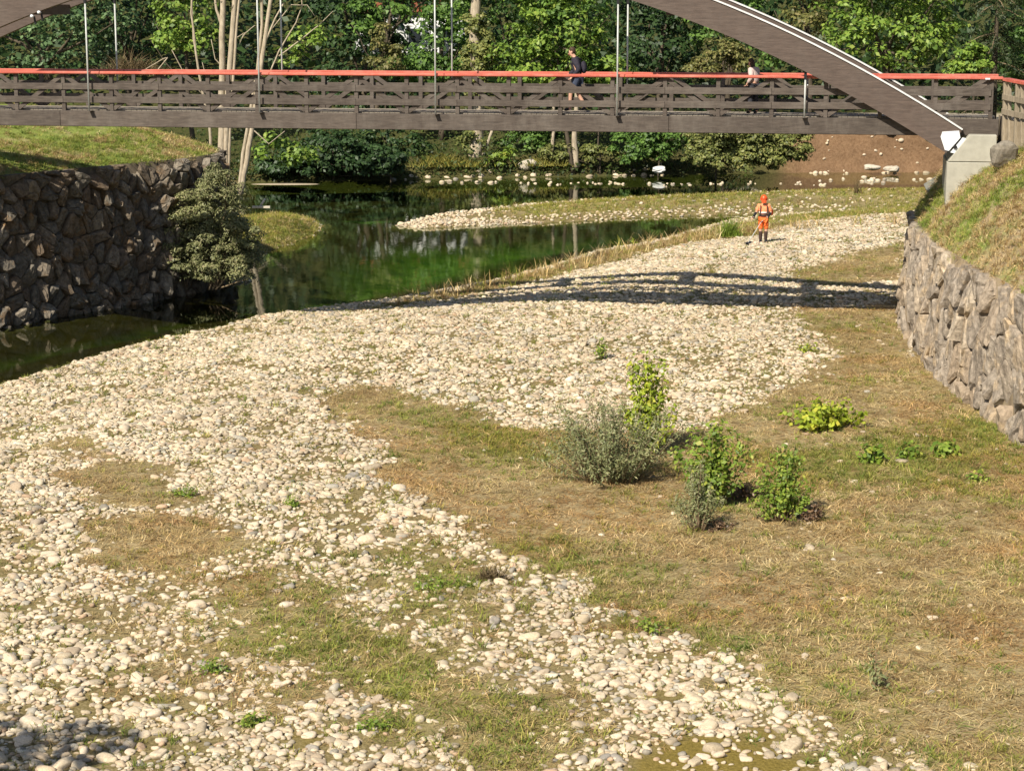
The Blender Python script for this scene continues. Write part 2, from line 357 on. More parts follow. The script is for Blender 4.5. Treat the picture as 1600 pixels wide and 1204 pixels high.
def ground_material():
    m, t, b = mat('river bed ground', .95, .1)
    a = N(t, 'ShaderNodeAttribute', attribute_name='cover'); sp = N(t, 'ShaderNodeSeparateColor'); t.links.new(a.outputs['Color'], sp.inputs[0])
    n1 = noise(t, 1.2, 5, .6); n2 = noise(t, 22, 4, .7); n3 = noise(t, 5, 6, .75, stretch=(1, 2.2, 1)); n4 = noise(t, 45, 3, .6, stretch=(1, .35, 1))
    vo = N(t, 'ShaderNodeTexVoronoi', i_Scale=22.); t.links.new(N(t, 'ShaderNodeTexCoord').outputs['Object'], vo.inputs['Vector'])
    grav = ramp(t, vo.outputs['Distance'], [(.1, (.30, .235, .13)), (.5, (.19, .145, .06)), (.8, (.10, .075, .028))])
    grav = mix(t, .35, grav, ramp(t, n2.outputs[0], [(.3, (.14, .115, .04)), (.7, (.29, .235, .12))]))
    dry = ramp(t, n3.outputs[0], [(.25, (.225, .17, .083)), (.5, (.33, .257, .134)), (.75, (.43, .34, .19))])
    dry = mix(t, .45, dry, ramp(t, n4.outputs[0], [(.3, (.16, .122, .062)), (.7, (.38, .305, .17))]))
    grn = ramp(t, n3.outputs[0], [(.3, (.15, .145, .035)), (.7, (.28, .25, .07))])
    gcol = mix(t, sp.outputs['Green'], dry, grn)
    c = mix(t, sp.outputs['Red'], grav, gcol)
    moss = ramp(t, n2.outputs[0], [(.3, (.10, .075, .012)), (.7, (.26, .19, .045))]); c = mix(t, a.outputs['Alpha'], c, moss)
    bed = ramp(t, n1.outputs[0], [(.3, (.022, .016, .007)), (.7, (.055, .042, .018))])
    deep = ramp(t, n1.outputs[0], [(.35, (.036, .095, .020)), (.7, (.115, .20, .034))])
    bl = N(t, 'ShaderNodeMapRange', i_1=.35, i_2=.8); t.links.new(sp.outputs['Blue'], bl.inputs[0]); bed = mix(t, bl.outputs[0], bed, deep)
    uw = N(t, 'ShaderNodeMapRange', i_1=.0, i_2=.12); t.links.new(sp.outputs['Blue'], uw.inputs[0])
    c = mix(t, uw.outputs[0], c, bed)
    t.links.new(c, b.inputs['Base Color']); h = mix(t, .5, n2.outputs[0], n4.outputs[0]); bump(t, b, h, .8, .03); return m

xs = np.concatenate([np.arange(-70, -18, 1.6), np.arange(-18, 14.5, .16), np.arange(14.5, 72, 1.6)])
ys = np.concatenate([np.arange(-6, 18, .6), np.arange(18, 46, .16), np.arange(46, 68, .25), np.arange(68, 118, .5)])
X, Y, Q = grid(xs, ys); SD = sdist(X, Y, WATER)
Z = ground_z(X, Y, SD); g_, gr_, mo_ = masks(X, Y)
me = mesh('riverbed', np.stack([X, Y, Z], 1), Q, ground_material(), True)
setcol(me, 'cover', np.stack([g_, gr_, np.minimum(np.clip(-SD * np.where(Y > 103, 3, 1) / 6.5, 0, 1), np.where(Y > 98, .36, 1)), mo_], 1))
riverbed = tag(obj('riverbed', me), 'dried river bed of pale cobbles and mown brown grass', kind='structure')

# water
def water_material():
    m, t, b = mat('river water'); out = t.nodes['Material Output']; t.nodes.remove(b)
    fr = N(t, 'ShaderNodeFresnel', i_IOR=1.33); gl = N(t, 'ShaderNodeBsdfGlossy'); gl.inputs['Roughness'].default_value = .03; gl.inputs['Color'].default_value = (.95, .97, .95, 1)
    tr = N(t, 'ShaderNodeBsdfTransparent'); tr.inputs[0].default_value = (.74, .84, .52, 1)
    n1 = noise(t, .9, 3, .5, stretch=(1, .5, 1)); n2 = noise(t, 5, 3, .5, stretch=(1, .45, 1))
    h = mix(t, .25, n1.outputs[0], n2.outputs[0])
    bp = N(t, 'ShaderNodeBump', i_Strength=.10, i_Distance=.05); t.links.new(h, bp.inputs['Height'])
    t.links.new(bp.outputs[0], gl.inputs['Normal']); t.links.new(bp.outputs[0], fr.inputs['Normal'])
    mx = N(t, 'ShaderNodeMixShader'); t.links.new(fr.outputs[0], mx.inputs[0]); t.links.new(tr.outputs[0], mx.inputs[1]); t.links.new(gl.outputs[0], mx.inputs[2])
    t.links.new(mx.outputs[0], out.inputs[0]); return m
wx, wy, wq = grid(np.linspace(-70, 70, 15), np.linspace(18, 117.5, 12))
river = tag(obj('river', mesh('river', np.stack([wx, wy, np.full(wx.shape, WL)], 1), wq, water_material(), True)), 'calm dark green river water', kind='structure')

# ------------------------------------------------------------------ far bank and hill
def shore_y(x): return 111.4 + np.clip(.22 * x, -6, 3.2)
xs = np.concatenate([np.arange(-400, -40, 18), np.arange(-40, 44, .8), np.arange(44, 420, 18)]); ys = np.concatenate([np.arange(-1.5, 4, .4), np.arange(4, 30, 1.5), np.arange(30, 600, 22)])
X, D, Q = grid(xs, ys); Y = shore_y(X) + D
right = sstep(14.5, 16.5, X)
prof = np.where(D < 0, D * .35, 0) + (1 - right) * (1.1 * sstep(0, 2.6, D) + 1.3 * sstep(3, 16, D)) + right * (2.45 * sstep(.5, 1.6, D))
Z = WL + prof + .30 * np.clip(D - 26, 0, 200) + (fbm(X * .6, Y * .6, 5, 4) - .5) * (.35 * sstep(.3, 2, D)) * (1 - .6 * right) + (fbm(X * .05, Y * .05, 8, 3) - .5) * 3 * sstep(30, 60, D)
def bank_material():
    m, t, b = mat('far bank earth', .95, .1); g = N(t, 'ShaderNodeNewGeometry'); sp = N(t, 'ShaderNodeSeparateXYZ'); t.links.new(g.outputs['Position'], sp.inputs[0])
    n = noise(t, .8, 6, .7); n2 = noise(t, 7, 5, .7)
    earth = ramp(t, n.outputs[0], [(.3, (.10, .055, .028)), (.7, (.24, .14, .075))]); earth = mix(t, .4, earth, ramp(t, n2.outputs[0], [(.35, (.09, .055, .03)), (.7, (.30, .2, .12))]))
    grn = ramp(t, n2.outputs[0], [(.3, (.03, .035, .012)), (.7, (.095, .095, .03))])
    a = N(t, 'ShaderNodeAttribute', attribute_name='cover'); s2 = N(t, 'ShaderNodeSeparateColor'); t.links.new(a.outputs['Color'], s2.inputs[0])
    c = mix(t, s2.outputs['Red'], grn, earth); path = ramp(t, n2.outputs[0], [(.3, (.36, .3, .21)), (.7, (.5, .43, .32))]); c = mix(t, s2.outputs['Green'], c, path)
    t.links.new(c, b.inputs['Base Color']); bump(t, b, n2.outputs[0], .9, .08); return m
M['bank'] = bank_material()
me = mesh('far_bank', np.stack([X, Y, Z], 1), Q, M['bank'], True)
pathm = sstep(12, 15, X) * sstep(5, 7, D) * (1 - sstep(17, 20, D)) * .95
setcol(me, 'cover', np.stack([np.maximum(right * (1 - sstep(2, 5, D)), .12 * sstep(-.5, .6, D) * (1 - sstep(2, 4, D))), pathm, X * 0, X * 0], 1))
far_bank = tag(obj('far_bank', me), 'wooded far bank of the river', kind='structure')
def far_z(x, y):
    x = np.asarray(x, float); D = np.asarray(y, float) - shore_y(x); r = sstep(14.5, 16.5, x)
    return WL + (1 - r) * (1.1 * sstep(0, 2.6, D) + 1.3 * sstep(3, 16, D)) + r * 2.45 * sstep(.5, 1.6, D) + .30 * np.clip(D - 26, 0, 200)

# ------------------------------------------------------------------ rubble retaining walls
def voronoi_cells(W, H, cw, ch, jit=.38, seed=0):
    r = np.random.default_rng(seed); pts = []
    nu = int(round(W / cw)); nv = int(round(H / ch)); cw = W / nu; ch = H / nv
    for i in range(-1, nu + 1):
        for j in range(-1, nv + 1):
            off = .5 * (j % 2) if cw >= ch else 0; off2 = .5 * (i % 2) if cw < ch else 0
            pts.append(((i + .5 + off + r.uniform(-jit, jit)) * cw, (j + .5 + off2 + r.uniform(-jit, jit)) * ch))
    P = np.array(pts); asp = ch / cw; cells = []
    for k, p in enumerate(P):
        if not (0 < p[0] < W and 0 < p[1] < H): continue
        poly = [(0, 0), (W, 0), (W, H), (0, H)]
        d = ((P[:, 0] - p[0]) ** 2 * asp ** 2 + (P[:, 1] - p[1]) ** 2)
        for q in np.argsort(d)[1:15]:
            mx_, my_ = (P[q] + p) / 2; nx_, ny_ = (P[q][0] - p[0]) * asp ** 2, P[q][1] - p[1]
            out = []
            for a in range(len(poly)):
                A, B = poly[a], poly[(a + 1) % len(poly)]
                da = (A[0] - mx_) * nx_ + (A[1] - my_) * ny_; db = (B[0] - mx_) * nx_ + (B[1] - my_) * ny_
                if da <= 0: out.append(A)
                if da * db < 0: t = da / (da - db); out.append((A[0] + t * (B[0] - A[0]), A[1] + t * (B[1] - A[1])))
            poly = out
            if len(poly) < 3: break
        if len(poly) >= 3: cells.append((p, poly))
    return cells
class WallLine:
    """a curved wall: plan polyline, batter, height"""
    def __init__(s, pts, height, batter, side, z0):
        s.z0 = z0
        P = np.array(pts, float); t = np.linspace(0, 1, 400); L = np.r_[0, np.cumsum(np.hypot(*np.diff(P, axis=0).T))]; L /= L[-1]
        x = np.interp(t, L, P[:, 0]); y = np.interp(t, L, P[:, 1]); k = np.ones(25) / 25
        xp = np.convolve(np.pad(x, 12, mode='reflect', reflect_type='odd'), k, 'valid'); yp = np.convolve(np.pad(y, 12, mode='reflect', reflect_type='odd'), k, 'valid')
        s.x, s.y = xp, yp; s.u = np.r_[0, np.cumsum(np.hypot(np.diff(xp), np.diff(yp)))]; s.L = s.u[-1]; s.h = height; s.b = batter; s.side = side
        tx = np.gradient(xp, s.u); ty = np.gradient(yp, s.u); n = np.hypot(tx, ty); s.tx, s.ty = tx / n, ty / n
    def at(s, u, v, w=0):
        x = np.interp(u, s.u, s.x); y = np.interp(u, s.u, s.y); tx = np.interp(u, s.u, s.tx); ty = np.interp(u, s.u, s.ty)
        nx, ny = ty * s.side, -tx * s.side                      # outward, towards the river
        off = w - s.b * v / s.h
        return np.array([x + nx * off, y + ny * off, v + s.z0 + w * .1])
def rubble_wall(name, WLN, label, u0, u1, vtop, cw, ch, m_st, m_bk, seed, depth=.20, tl=.42, shape=((.96, -.10), (.93, .55), (.80, .92), (.42, 1.0)), vlo=0.):
    root = empty(name, (0, 0, 0), 0, label, 'wall')
    us = np.linspace(0, WLN.L, 90); vs = np.linspace(0, WLN.h, 5); v = [WLN.at(u, q, 0.) for u in us for q in vs]
    f = [(i * 5 + j, (i + 1) * 5 + j, (i + 1) * 5 + j + 1, i * 5 + j + 1) for i in range(89) for j in range(4)]
    n0 = len(v)                                                # solid top and back
    for u in us: p = WLN.at(u, WLN.h, -.8); v.append(p)
    for i in range(89): f.append((i * 5 + 4, (i + 1) * 5 + 4, n0 + i + 1, n0 + i))
    obj('backing', mesh('backing', v, f, m_bk, True), root)
    r = np.random.default_rng(seed); k = 0
    for c, poly in voronoi_cells(u1 - u0, WLN.h, cw, ch, .44, seed):
        if max(q_[1] for q_ in poly) < vlo: continue
        c = np.mean(poly, 0); n = len(poly); q = []
        for i in range(n):                                      # round the corners
            A, B = np.array(poly[i]), np.array(poly[(i + 1) % n]); q += [A * .88 + B * .12, A * .12 + B * .88]
        q = np.array(q); n = len(q); dp = depth * r.uniform(.55, 1.35); tilt = r.uniform(-tl, tl, 2)
        vv, ff = [], []
        for sc_, w in [(a_, b_ * dp if b_ > 0 else b_) for a_, b_ in shape]:
            for a in q:
                e = (a - c) * sc_ * (1 + r.uniform(-.06, .05)); u_ = c[0] + e[0]; v_ = c[1] + e[1]
                ww = w + (tilt @ e + r.uniform(-.05, .05) * dp * 4 if w > 0 else 0); vv.append(WLN.at(u0 + u_, v_, ww))
        vv.append(WLN.at(u0 + c[0], c[1], dp * 1.05))
        for b_ in range(3):
            for i in range(n): ff.append((b_ * n + i, b_ * n + (i + 1) % n, (b_ + 1) * n + (i + 1) % n, (b_ + 1) * n + i))
        for i in range(n): ff.append((3 * n + i, 3 * n + (i + 1) % n, 4 * n))
        vv = np.array(vv); o0 = vv.mean(0)
        obj('stone', recalc(mesh('stone', vv - o0, ff, m_st, False)), root, tuple(o0)); k += 1
    # coping: irregular top stones
    return root
LW = WallLine([(-31, 35), (-23, 47.2), (-15.5, 58.6), (-10.2, 66.6), (-9.65, 68.6), (-10.3, 71), (-12, 75), (-17, 80), (-28, 87)], 4.95, .25, 1, -1.2)
RW = WallLine([(9.3, 12), (9.8, 24), (10.2, 34), (10.35, 39.45), (10.2, 45), (10.3, 49.2), (10.75, 54), (11.75, 59), (13.4, 62), (17, 64.5), (24, 66)], 3.5, .30, -1, -.6)
ul = np.interp(55.0, LW.y, LW.u); ul2 = np.interp(72.5, LW.y, LW.u)
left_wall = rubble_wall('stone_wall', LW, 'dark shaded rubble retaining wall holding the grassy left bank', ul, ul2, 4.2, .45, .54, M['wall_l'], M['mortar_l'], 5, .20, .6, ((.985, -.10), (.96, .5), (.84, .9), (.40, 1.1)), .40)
ur = np.interp(33.5, RW.y, RW.u); ur2 = np.interp(61.5, RW.y, RW.u)
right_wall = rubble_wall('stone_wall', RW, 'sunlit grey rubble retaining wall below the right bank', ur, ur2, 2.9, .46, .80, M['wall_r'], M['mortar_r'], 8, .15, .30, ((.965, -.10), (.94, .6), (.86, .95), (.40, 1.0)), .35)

# banks above the walls
def turf_material(name, dry, grn, thr):
    m, t, b = mat(name, .95, .1); n = noise(t, .7, 5, .65); n2 = noise(t, 18, 4, .7, stretch=(1, 1, .5))
    d = ramp(t, n2.outputs[0], [(.3, tuple(c * .6 for c in dry)), (.7, tuple(c * 1.25 for c in dry))]); g = ramp(t, n2.outputs[0], [(.3, tuple(c * .6 for c in grn)), (.7, tuple(c * 1.3 for c in grn))])
    f = ramp(t, n.outputs[0], [(thr - .08, (0, 0, 0)), (thr + .1, (1, 1, 1))])
    t.links.new(mix(t, f, d, g), b.inputs['Base Color']); bump(t, b, n2.outputs[0], .8, .04); return m
M['turf_l'] = turf_material('left bank turf', (.38, .30, .15), (.22, .26, .06), .42)
M['turf_r'] = turf_material('right bank turf', (.40, .30, .18), (.21, .26, .06), .52)
def bank(name, WLN, us, dirv, ds, zf, m_, lip=.0):
    v = []; 
    for u in us:
        p = WLN.at(u, WLN.h, .0); tx = np.interp(u, WLN.u, WLN.tx); ty = np.interp(u, WLN.u, WLN.ty); cr = abs(tx * dirv[1] - ty * dirv[0])
        for d in ds:
            x, y = p[0] + dirv[0] * d, p[1] + dirv[1] * d
            z = p[2] + zf(d * max(cr, .35), u) + .16 * (fbm(np.array(x * .9), np.array(y * .9), 12, 3) - .5) * min(1, d * 2) - .05
            v.append((x, y, float(z)))
    n = len(ds); f = np.array([(i * n + j, i * n + j + 1, (i + 1) * n + j + 1, (i + 1) * n + j) for i in range(len(us) - 1) for j in range(n - 1)])
    return np.array(v), mesh(name, v, f, m_, True)
ds = np.concatenate([np.arange(0, 3, .15), np.arange(3, 8, .5), np.arange(8, 60, 5)])
VL, me = bank('left_bank', LW, np.linspace(0, LW.L, 150), (-1, .05), ds, lambda d, u: min(.30 * d, 1.35), M['turf_l'])
left_bank = tag(obj('left_bank', me), 'grassy bank above the left wall', kind='structure')
VR, me = bank('right_bank', RW, np.linspace(0, RW.L, 150), (.95, -.3), ds, lambda d, u: float(np.interp(d, [0, .65, 1.6, 2.4, 5, 60], [0, 1.12, 1.88, 2.45, 2.85, 2.9])), M['turf_r'])
right_bank = tag(obj('right_bank', me), 'steep grassy bank above the right wall', kind='structure')

# ------------------------------------------------------------------ footbridge (local x along the bridge, y away from the camera, z up)
AL = R(10.); YB = 53.8
ta = np.array([math.cos(AL), -math.sin(AL)]); na = np.array([math.sin(AL), math.cos(AL)])
def br(px, py, n=0):
    r = ray(px, py); o = np.array([0, YB]) + na * n; k = (o @ na) / (r[:2] @ na); p = r * k + np.array([0, 0, CAM_H]); return float((p[:2] - o) @ ta), float(p[2])
def bw(t, n, z): p = np.array([0, YB]) + ta * t + na * n; return (float(p[0]), float(p[1]), z)
bridge = empty('footbridge', (0, YB, 0), -AL, 'brown timber arch footbridge with red handrails crossing the river', 'bridge')
BW = 1.9                     # between the two arch planes
T0, T1 = -21.4, br(1563, 150)[0]
ZB0, ZB1, ZD, ZR = 5.40, 5.83, 5.88, 6.92
bp = np.array([br(*p) for p in [(0, 41), (107, 8), (989, 1), (1200, 80), (1385, 182), (1475, 237)]]); AF = np.polyfit(bp[:, 0], bp[:, 1], 2)
def arch_z(t): return np.polyval(AF, t)
tC = -AF[1] / (2 * AF[0]); tE = br(1478, 236)[0]; tS = 2 * tC - tE
RT = .70
for k, n0 in ((0, -.27), (1, BW + .05)):
    n1 = n0 + .22; ts = np.linspace(tS, tE, 60); sl = np.polyval(np.polyder(AF), ts); L = np.hypot(1, sl)
    lo = np.stack([ts, arch_z(ts) + .10 * k], 1); up = lo + np.stack([-sl / L, 1 / L], 1) * RT
    def sweep(name, a, b, y0, y1, m_, par):
        v = []; 
        for p, q in zip(a, b): v += [(p[0], y0, p[1]), (q[0], y0, q[1]), (q[0], y1, q[1]), (p[0], y1, p[1])]
        f = [(i * 4 + j, i * 4 + (j + 1) % 4, i * 4 + 4 + (j + 1) % 4, i * 4 + 4 + j) for i in range(len(a) - 1) for j in range(4)]
        e = (len(a) - 1) * 4; f += [(3, 2, 1, 0), (e, e + 1, e + 2, e + 3)]
        return obj(name, recalc(mesh(name, v, f, m_)), par)
    nrm = np.stack([-sl / L, 1 / L], 1)
    rib = sweep('arch_rib', lo, up, n0, n1, M['rib'], bridge)
    sweep('flashing', up + nrm * .003, up + nrm * .04, n0 - .035, n1 + .035, M['zinc'], rib)
# steel shoes at the arch feet
for tt, sgn in ((tE, 1), (tS, -1)):
    for n0 in (-.27, BW + .05):
        z0 = arch_z(tt)
        P = [(tt - .12 * sgn, z0 + .55), (tt + .30 * sgn, z0 + .58), (tt + .34 * sgn, z0 + .40), (tt + .06 * sgn, z0 + .06), (tt - .04 * sgn, z0 + .08), (tt - .16 * sgn, z0 + .42)]
        sh = MB().prism(P, n0 - .03, n0 + .25).build('arch_shoe', M['white_steel'], bridge)
        MB().tube([(tt + .22 * sgn, n0 - .06, z0 + .16), (tt + .22 * sgn, n0 + .28, z0 + .16)], .05, 8).build('hinge_pin', M['black'], sh)
        MB().prism([(tt + .10 * sgn, z0 + .02), (tt + .40 * sgn, z0 + .40), (tt + .55 * sgn, z0 + .36), (tt + .30 * sgn, z0 - .02)], n0 - .01, n0 + .23).build('base_plate', M['white_steel'], sh)
# main beams, deck
for y0 in (.0, BW - .18):
    seg = np.linspace(T0, T1, 5)
    for a, b in zip(seg[:-1], seg[1:]): MB().box(a + .002, b - .002, y0, y0 + .18, ZB0, ZB1).build('main_beam', M['brownwood'], bridge, bevel=.012)
pl = MB(); x = T0
while x < T1 - .15: pl.box(x, x + .135, .19, BW - .19, ZD - .045, ZD); x += .145
tag(pl.build('deck_planks', M['deck'], bridge), kind='stuff')
for x in np.arange(T0 + .6, T1, 2.45): MB().box(x, x + .14, .19, BW - .19, ZB0 + .08, ZD - .05).build('cross_beam', M['brownwood'], bridge)
# hangers
hang = [br(143 + 3.4 * k_, 175)[0] for k_ in (0,)][0]
HT = [hang + 4.93 * k for k in range(-1, 5)]
for n_ in (-.16, BW + .16):
    for t_ in HT:
        z1 = float(arch_z(t_))
        if z1 < ZB1 + .6: continue
        h = MB().tube([(t_, n_, ZB1 + .012), (t_, n_, z1 - .16)], .024, 8).build('hanger', M['steel'], bridge, True)
        MB().box(t_ - .035, t_ + .035, n_ - .035, n_ + .035, z1 - .20, z1 - .004).build('shackle', M['black'], h)
        MB().box(t_ - .06, t_ + .06, min(n_ - .04, n_ + .04, n_ + (.17 if n_ < 0 else -.17)), max(n_ - .04, n_ + .04, n_ + (.17 if n_ < 0 else -.17)), ZB1 + .003, ZB1 + .013).build('bracket', M['brownwood'], h)
# railings: posts every 1.4 m, braces from the head of every second post, two boards, red handrail
PK = br(714, 122)[0]; PS = 1.405
post_me = {}
def shared(key, fn):
    if key not in post_me: post_me[key] = fn()
    return post_me[key]
def local(mb, m_, bevel=.006):
    o = mb.build('tmp', m_, None, bevel=bevel); me = o.data; bpy.data.objects.remove(o); return me
for side, y0 in ((0, .02), (1, BW - .12)):
    yo = y0 if side == 0 else y0 + .10; sg = 1 if side == 0 else -1     # outer face
    k0 = math.ceil((T0 + .2 - PK) / PS); k1 = math.floor((T1 - .1 - PK) / PS)
    pm = shared('post', lambda: local(MB().box(-.055, .055, -.05, .05, 0, ZR - ZB1 - .075), M['brownwood']))
    for k in range(k0, k1 + 1):
        o = obj('rail_post', pm, bridge, (PK + k * PS, y0 + .05, ZB1 + .002)); o.data.name = 'rail_post'
    for k in range(k0, k1 + 1):
        if k % 2: continue
        for s in (-1, 1):
            if not k0 <= k + s <= k1: continue
            bm_ = shared(('brace', s), lambda: local(MB().bar((s * .05, 0, ZR - ZB1 - .12), (s * (PS - .05), 0, .06), .115, .05), M['brownwood']))
            o = obj('brace', bm_, bridge, (PK + k * PS, y0 + .05, ZB1)); o.data.name = 'brace'
    bd = shared('board', lambda: local(MB().box(.003, 2 * PS - .003, -.017, .017, 0, .175), M['brownwood']))
    for zb in (6.055, 6.42):
        for k in range(k0 // 2 * 2, k1 + 1, 2):
            x0_ = PK + k * PS
            if x0_ + 2 * PS > T1 + .05:
                if T1 - x0_ > .3: MB().box(x0_ + .003, T1 - .02, yo - .02 * sg - .017, yo - .02 * sg + .017, zb, zb + .175).build('rail_board', M['brownwood'], bridge, bevel=.006)
                continue
            if x0_ < T0: continue
            o = obj('rail_board', bd, bridge, (x0_, yo - .02 * sg, zb)); o.data.name = 'rail_board'
    hs = np.linspace(T0, T1 + .06, 8)
    for a, b in zip(hs[:-1], hs[1:]):
        MB().prism([(0, 0)] * 0 or [(a + .003, ZR - .075), (b - .003, ZR - .075), (b - .003, ZR + .005), (a + .003, ZR + .005)], yo - .11 if side == 0 else yo - .09, yo + .09 if side == 0 else yo + .11).build('handrail', M['red'], bridge, bevel=.02)
# joint plate of the handrail end
MB().box(T1 - .40, T1 - .28, -.10, -.094, ZR - .07, ZR - .03).build('joint_plate', M['white_steel'], bridge)
# struts between the ribs and the two spotlights
for t_ in (tC - 8.9, tC - 4.5, tC, tC + 4.5, tC + 8.9):
    z1 = float(arch_z(t_)); MB().box(t_ - .22, t_ + .22, -.06, BW + .06, z1 - .02, z1 + .26).build('cross_strut', M['rib'], bridge)
tl = br(57, 24)[0]; zl = float(arch_z(tl))
for k in (0, 1):
    c = br(52 + 11 * k, 26 - 6 * k, -.3); sp = MB().tube([(c[0], -.30, c[1]), (c[0], -.42, c[1] + .01)], [.035, .045], 10).build('spotlight', M['white_steel'], bridge, True)
    MB().tube([(c[0] + .02, -.29, c[1]), (c[0] + .05, -.28, c[1] - .22)], .03, 6).build('bracket', M['black'], sp)

# abutment
ab = empty('bridge_abutment', (0, YB, 0), -AL, 'pale concrete abutment block under the right end of the footbridge', 'abutment')
q = [br(*p, -.42) for p in [(1481, 253), (1515, 211), (1558, 211), (1558, 253)]]
MB().prism([(q[0][0], q[0][1] + .006), q[1], (q[2][0], q[1][1]), (q[2][0], q[0][1] + .006)], -.42, BW + .4).build('sloped_cap', M['concrete'], ab, bevel=.015)
MB().prism([(q[0][0] - .02, 1.5), (q[0][0] - .02, q[0][1] - .006), (q[2][0] + .02, q[0][1] - .006), (q[2][0] + .02, 1.5)], -.45, BW + .43).build('base_block', M['concrete'], ab, bevel=.015)
ab2 = empty('bridge_abutment', (0, YB, 0), -AL, 'concrete abutment block under the left end of the footbridge', 'abutment')
MB().prism([(tS - .3, 2), (tS + .3, 4.9), (tS - .4, 5.38), (T0 - .8, 5.38), (T0 - .8, 2)], -.42, BW + .4).build('sloped_cap', M['concrete'], ab2, bevel=.015)

# tilted grey slab beside the abutment
p = gy(1463, 286, 57.5); s = MB().box(-.34, .34, -.4, .4, -.04, .04).build('concrete_slab', M['slabgrey'], None, bevel=.01)
s.location = p; s.rotation_euler = (R(16), R(-34), R(-12)); tag(s, 'tilted grey concrete slab leaning below the abutment', 'slab')

# path deck and fence at the right end of the bridge
E2 = bw(T1 + .12, .0, 0); E3 = bw(T1 + .12, BW, 0)
FL = [np.array([E2[0] - .02, E2[1] - .1]), np.array([E2[0] + .16, E2[1] - 1.5]), np.array([E2[0] + .75, E2[1] - 3.4]), np.array([E2[0] + 1.9, E2[1] - 6.5])]
v = [(*FL[0], 5.86), (*FL[1], 5.84), (*FL[2], 5.8), (*FL[3], 5.75), (FL[3][0] + 6, FL[3][1] + 2, 5.75), (E3[0] + 6, E3[1] + 1, 5.8), (E3[0] - .02, E3[1], 5.86)]
v2 = [(a, b, 3.0) for a, b, c in v]
pm_ = MB(); pm_.add(v + v2, [tuple(range(7)), tuple(range(13, 6, -1))] + [(i, i + 7, (i + 1) % 7 + 7, (i + 1) % 7) for i in range(7)])
tag(pm_.build('path', simple('path earth', (.22, .17, .11), (.38, .31, .22), 4, .95)), 'earth path leading off the right end of the bridge', kind='structure')
fence = empty('wooden_fence', (*FL[0], 5.8), 0, 'weathered wooden fence lining the path right of the bridge end', 'fence')
def fp(s_):
    d = [0]; 
    for a, b in zip(FL[:-1], FL[1:]): d.append(d[-1] + np.hypot(*(b - a)))
    return np.array([np.interp(s_, d, [q_[i] for q_ in FL]) for i in (0, 1)])
def fmb(mb, name, m_, par=fence, bevel=.006):
    o_ = fence.location; mb.v = [(a - o_[0], b - o_[1], c - o_[2]) for a, b, c in mb.v]; return mb.build(name, m_, par, bevel=bevel)
fz0 = 5.10
for s_ in np.arange(0.05, 7, .82):
    p = fp(s_); fmb(MB().bar((*p, fz0), (p[0] - .02, p[1], 6.78), .11, .11), 'rail_post', M['greywood'])
    if s_ < 6.2:
        q_ = fp(s_ + .82); m1 = (p + q_) / 2
        fmb(MB().bar((*m1, fz0 + .1), (*((p + m1) / 2), 6.76), .09, .05), 'brace', M['greywood'])
for z_, nm, mm, w, h in ((6.05, 'rail_board', 'greywood', .15, .035), (6.42, 'rail_board', 'greywood', .15, .035), (6.86, 'handrail', 'red', .08, .19)):
    for s_ in np.arange(0, 6.4, .82):
        a, b = fp(s_), fp(s_ + .815); off = .07 if nm == 'rail_board' else 0; d_ = (b - a) / np.hypot(*(b - a)); nn = np.array([d_[1], -d_[0]]) * off
        zz = z_ - .035 * s_
        fmb(MB().bar((*(a + nn), zz), (*(b + nn), zz - .03), w, h, (nn[0] + 1e-4, nn[1], 0) if off else (1, 0, 0)), nm, M[mm])

# ------------------------------------------------------------------ boulders and loose rocks
def rock_mesh(name, seed, m_, sub=2, flat=.7, rough=.32, boxy=0.):
    bm = bmesh.new(); bmesh.ops.create_icosphere(bm, subdivisions=sub, radius=1.); r = np.random.default_rng(seed); ph = r.uniform(0, 6, (6, 3)); fr = r.normal(0, 1.4, (6, 3))
    for v in bm.verts:
        c = np.array(v.co); d = 1 + rough * sum(math.sin(fr[i] @ c + ph[i][0]) for i in range(6)) / 6 + (rough - .4 if rough > .4 else 0) * .35 * sum(math.sin(3.1 * fr[i] @ c + ph[i][1]) for i in range(6)) / 4
        if boxy: c = np.sign(c) * np.abs(c) ** (1 - boxy)
        c = c * d * np.array([1, .78, flat]); v.co = c
    me = bpy.data.meshes.new(name); bm.to_mesh(me); bm.free(); me.polygons.foreach_set('use_smooth', np.ones(len(me.polygons), bool)); me.materials.append(m_); return me
M['rock_pale'] = simple('pale limestone', (.36, .31, .24), (.56, .50, .41), 4, .9, None, .5, .2, .03)
M['rock_grey'] = simple('grey bank rock', (.13, .115, .09), (.27, .235, .185), 3, .9, None, .6, .2, .04)
M['rock_white'] = simple('white rock', (.55, .54, .52), (.78, .77, .75), 5, .85, None, .4)
M['rock_brown'] = simple('brown mossy rock', (.13, .10, .05), (.27, .19, .10), 3, .95, None, .6, .2, .04)
def rock(name, px, py, Y, sz, m_, label, seed, flat=.7, sub=3, rz=0., group=None):
    Y += 7 * (Y > 100); p = gy(px, py, Y); me_ = rock_mesh(name, seed, M[m_], sub, flat, .95, .12); me_.polygons.foreach_set('use_smooth', np.zeros(len(me_.polygons), bool)); o = obj(name, me_, None, tuple(p)); o.scale = (sz, sz, sz); o.rotation_euler = (0, 0, rz); return tag(o, label, 'rock', group)
rock('boulder', 1568, 240, 49.6, .30, 'rock_grey', 'rough grey rock half buried under the wooden fence beside the abutment', 31, 1.1)
rock('boulder', 1030, 266, 105.0, .33, 'rock_white', 'white rock at the waterline below the dark shrubs', 33, .45)
rock('boulder', 1362, 263, 107.2, .58, 'rock_pale', 'largest pale rock at the foot of the brown earth bank', 34, .42)
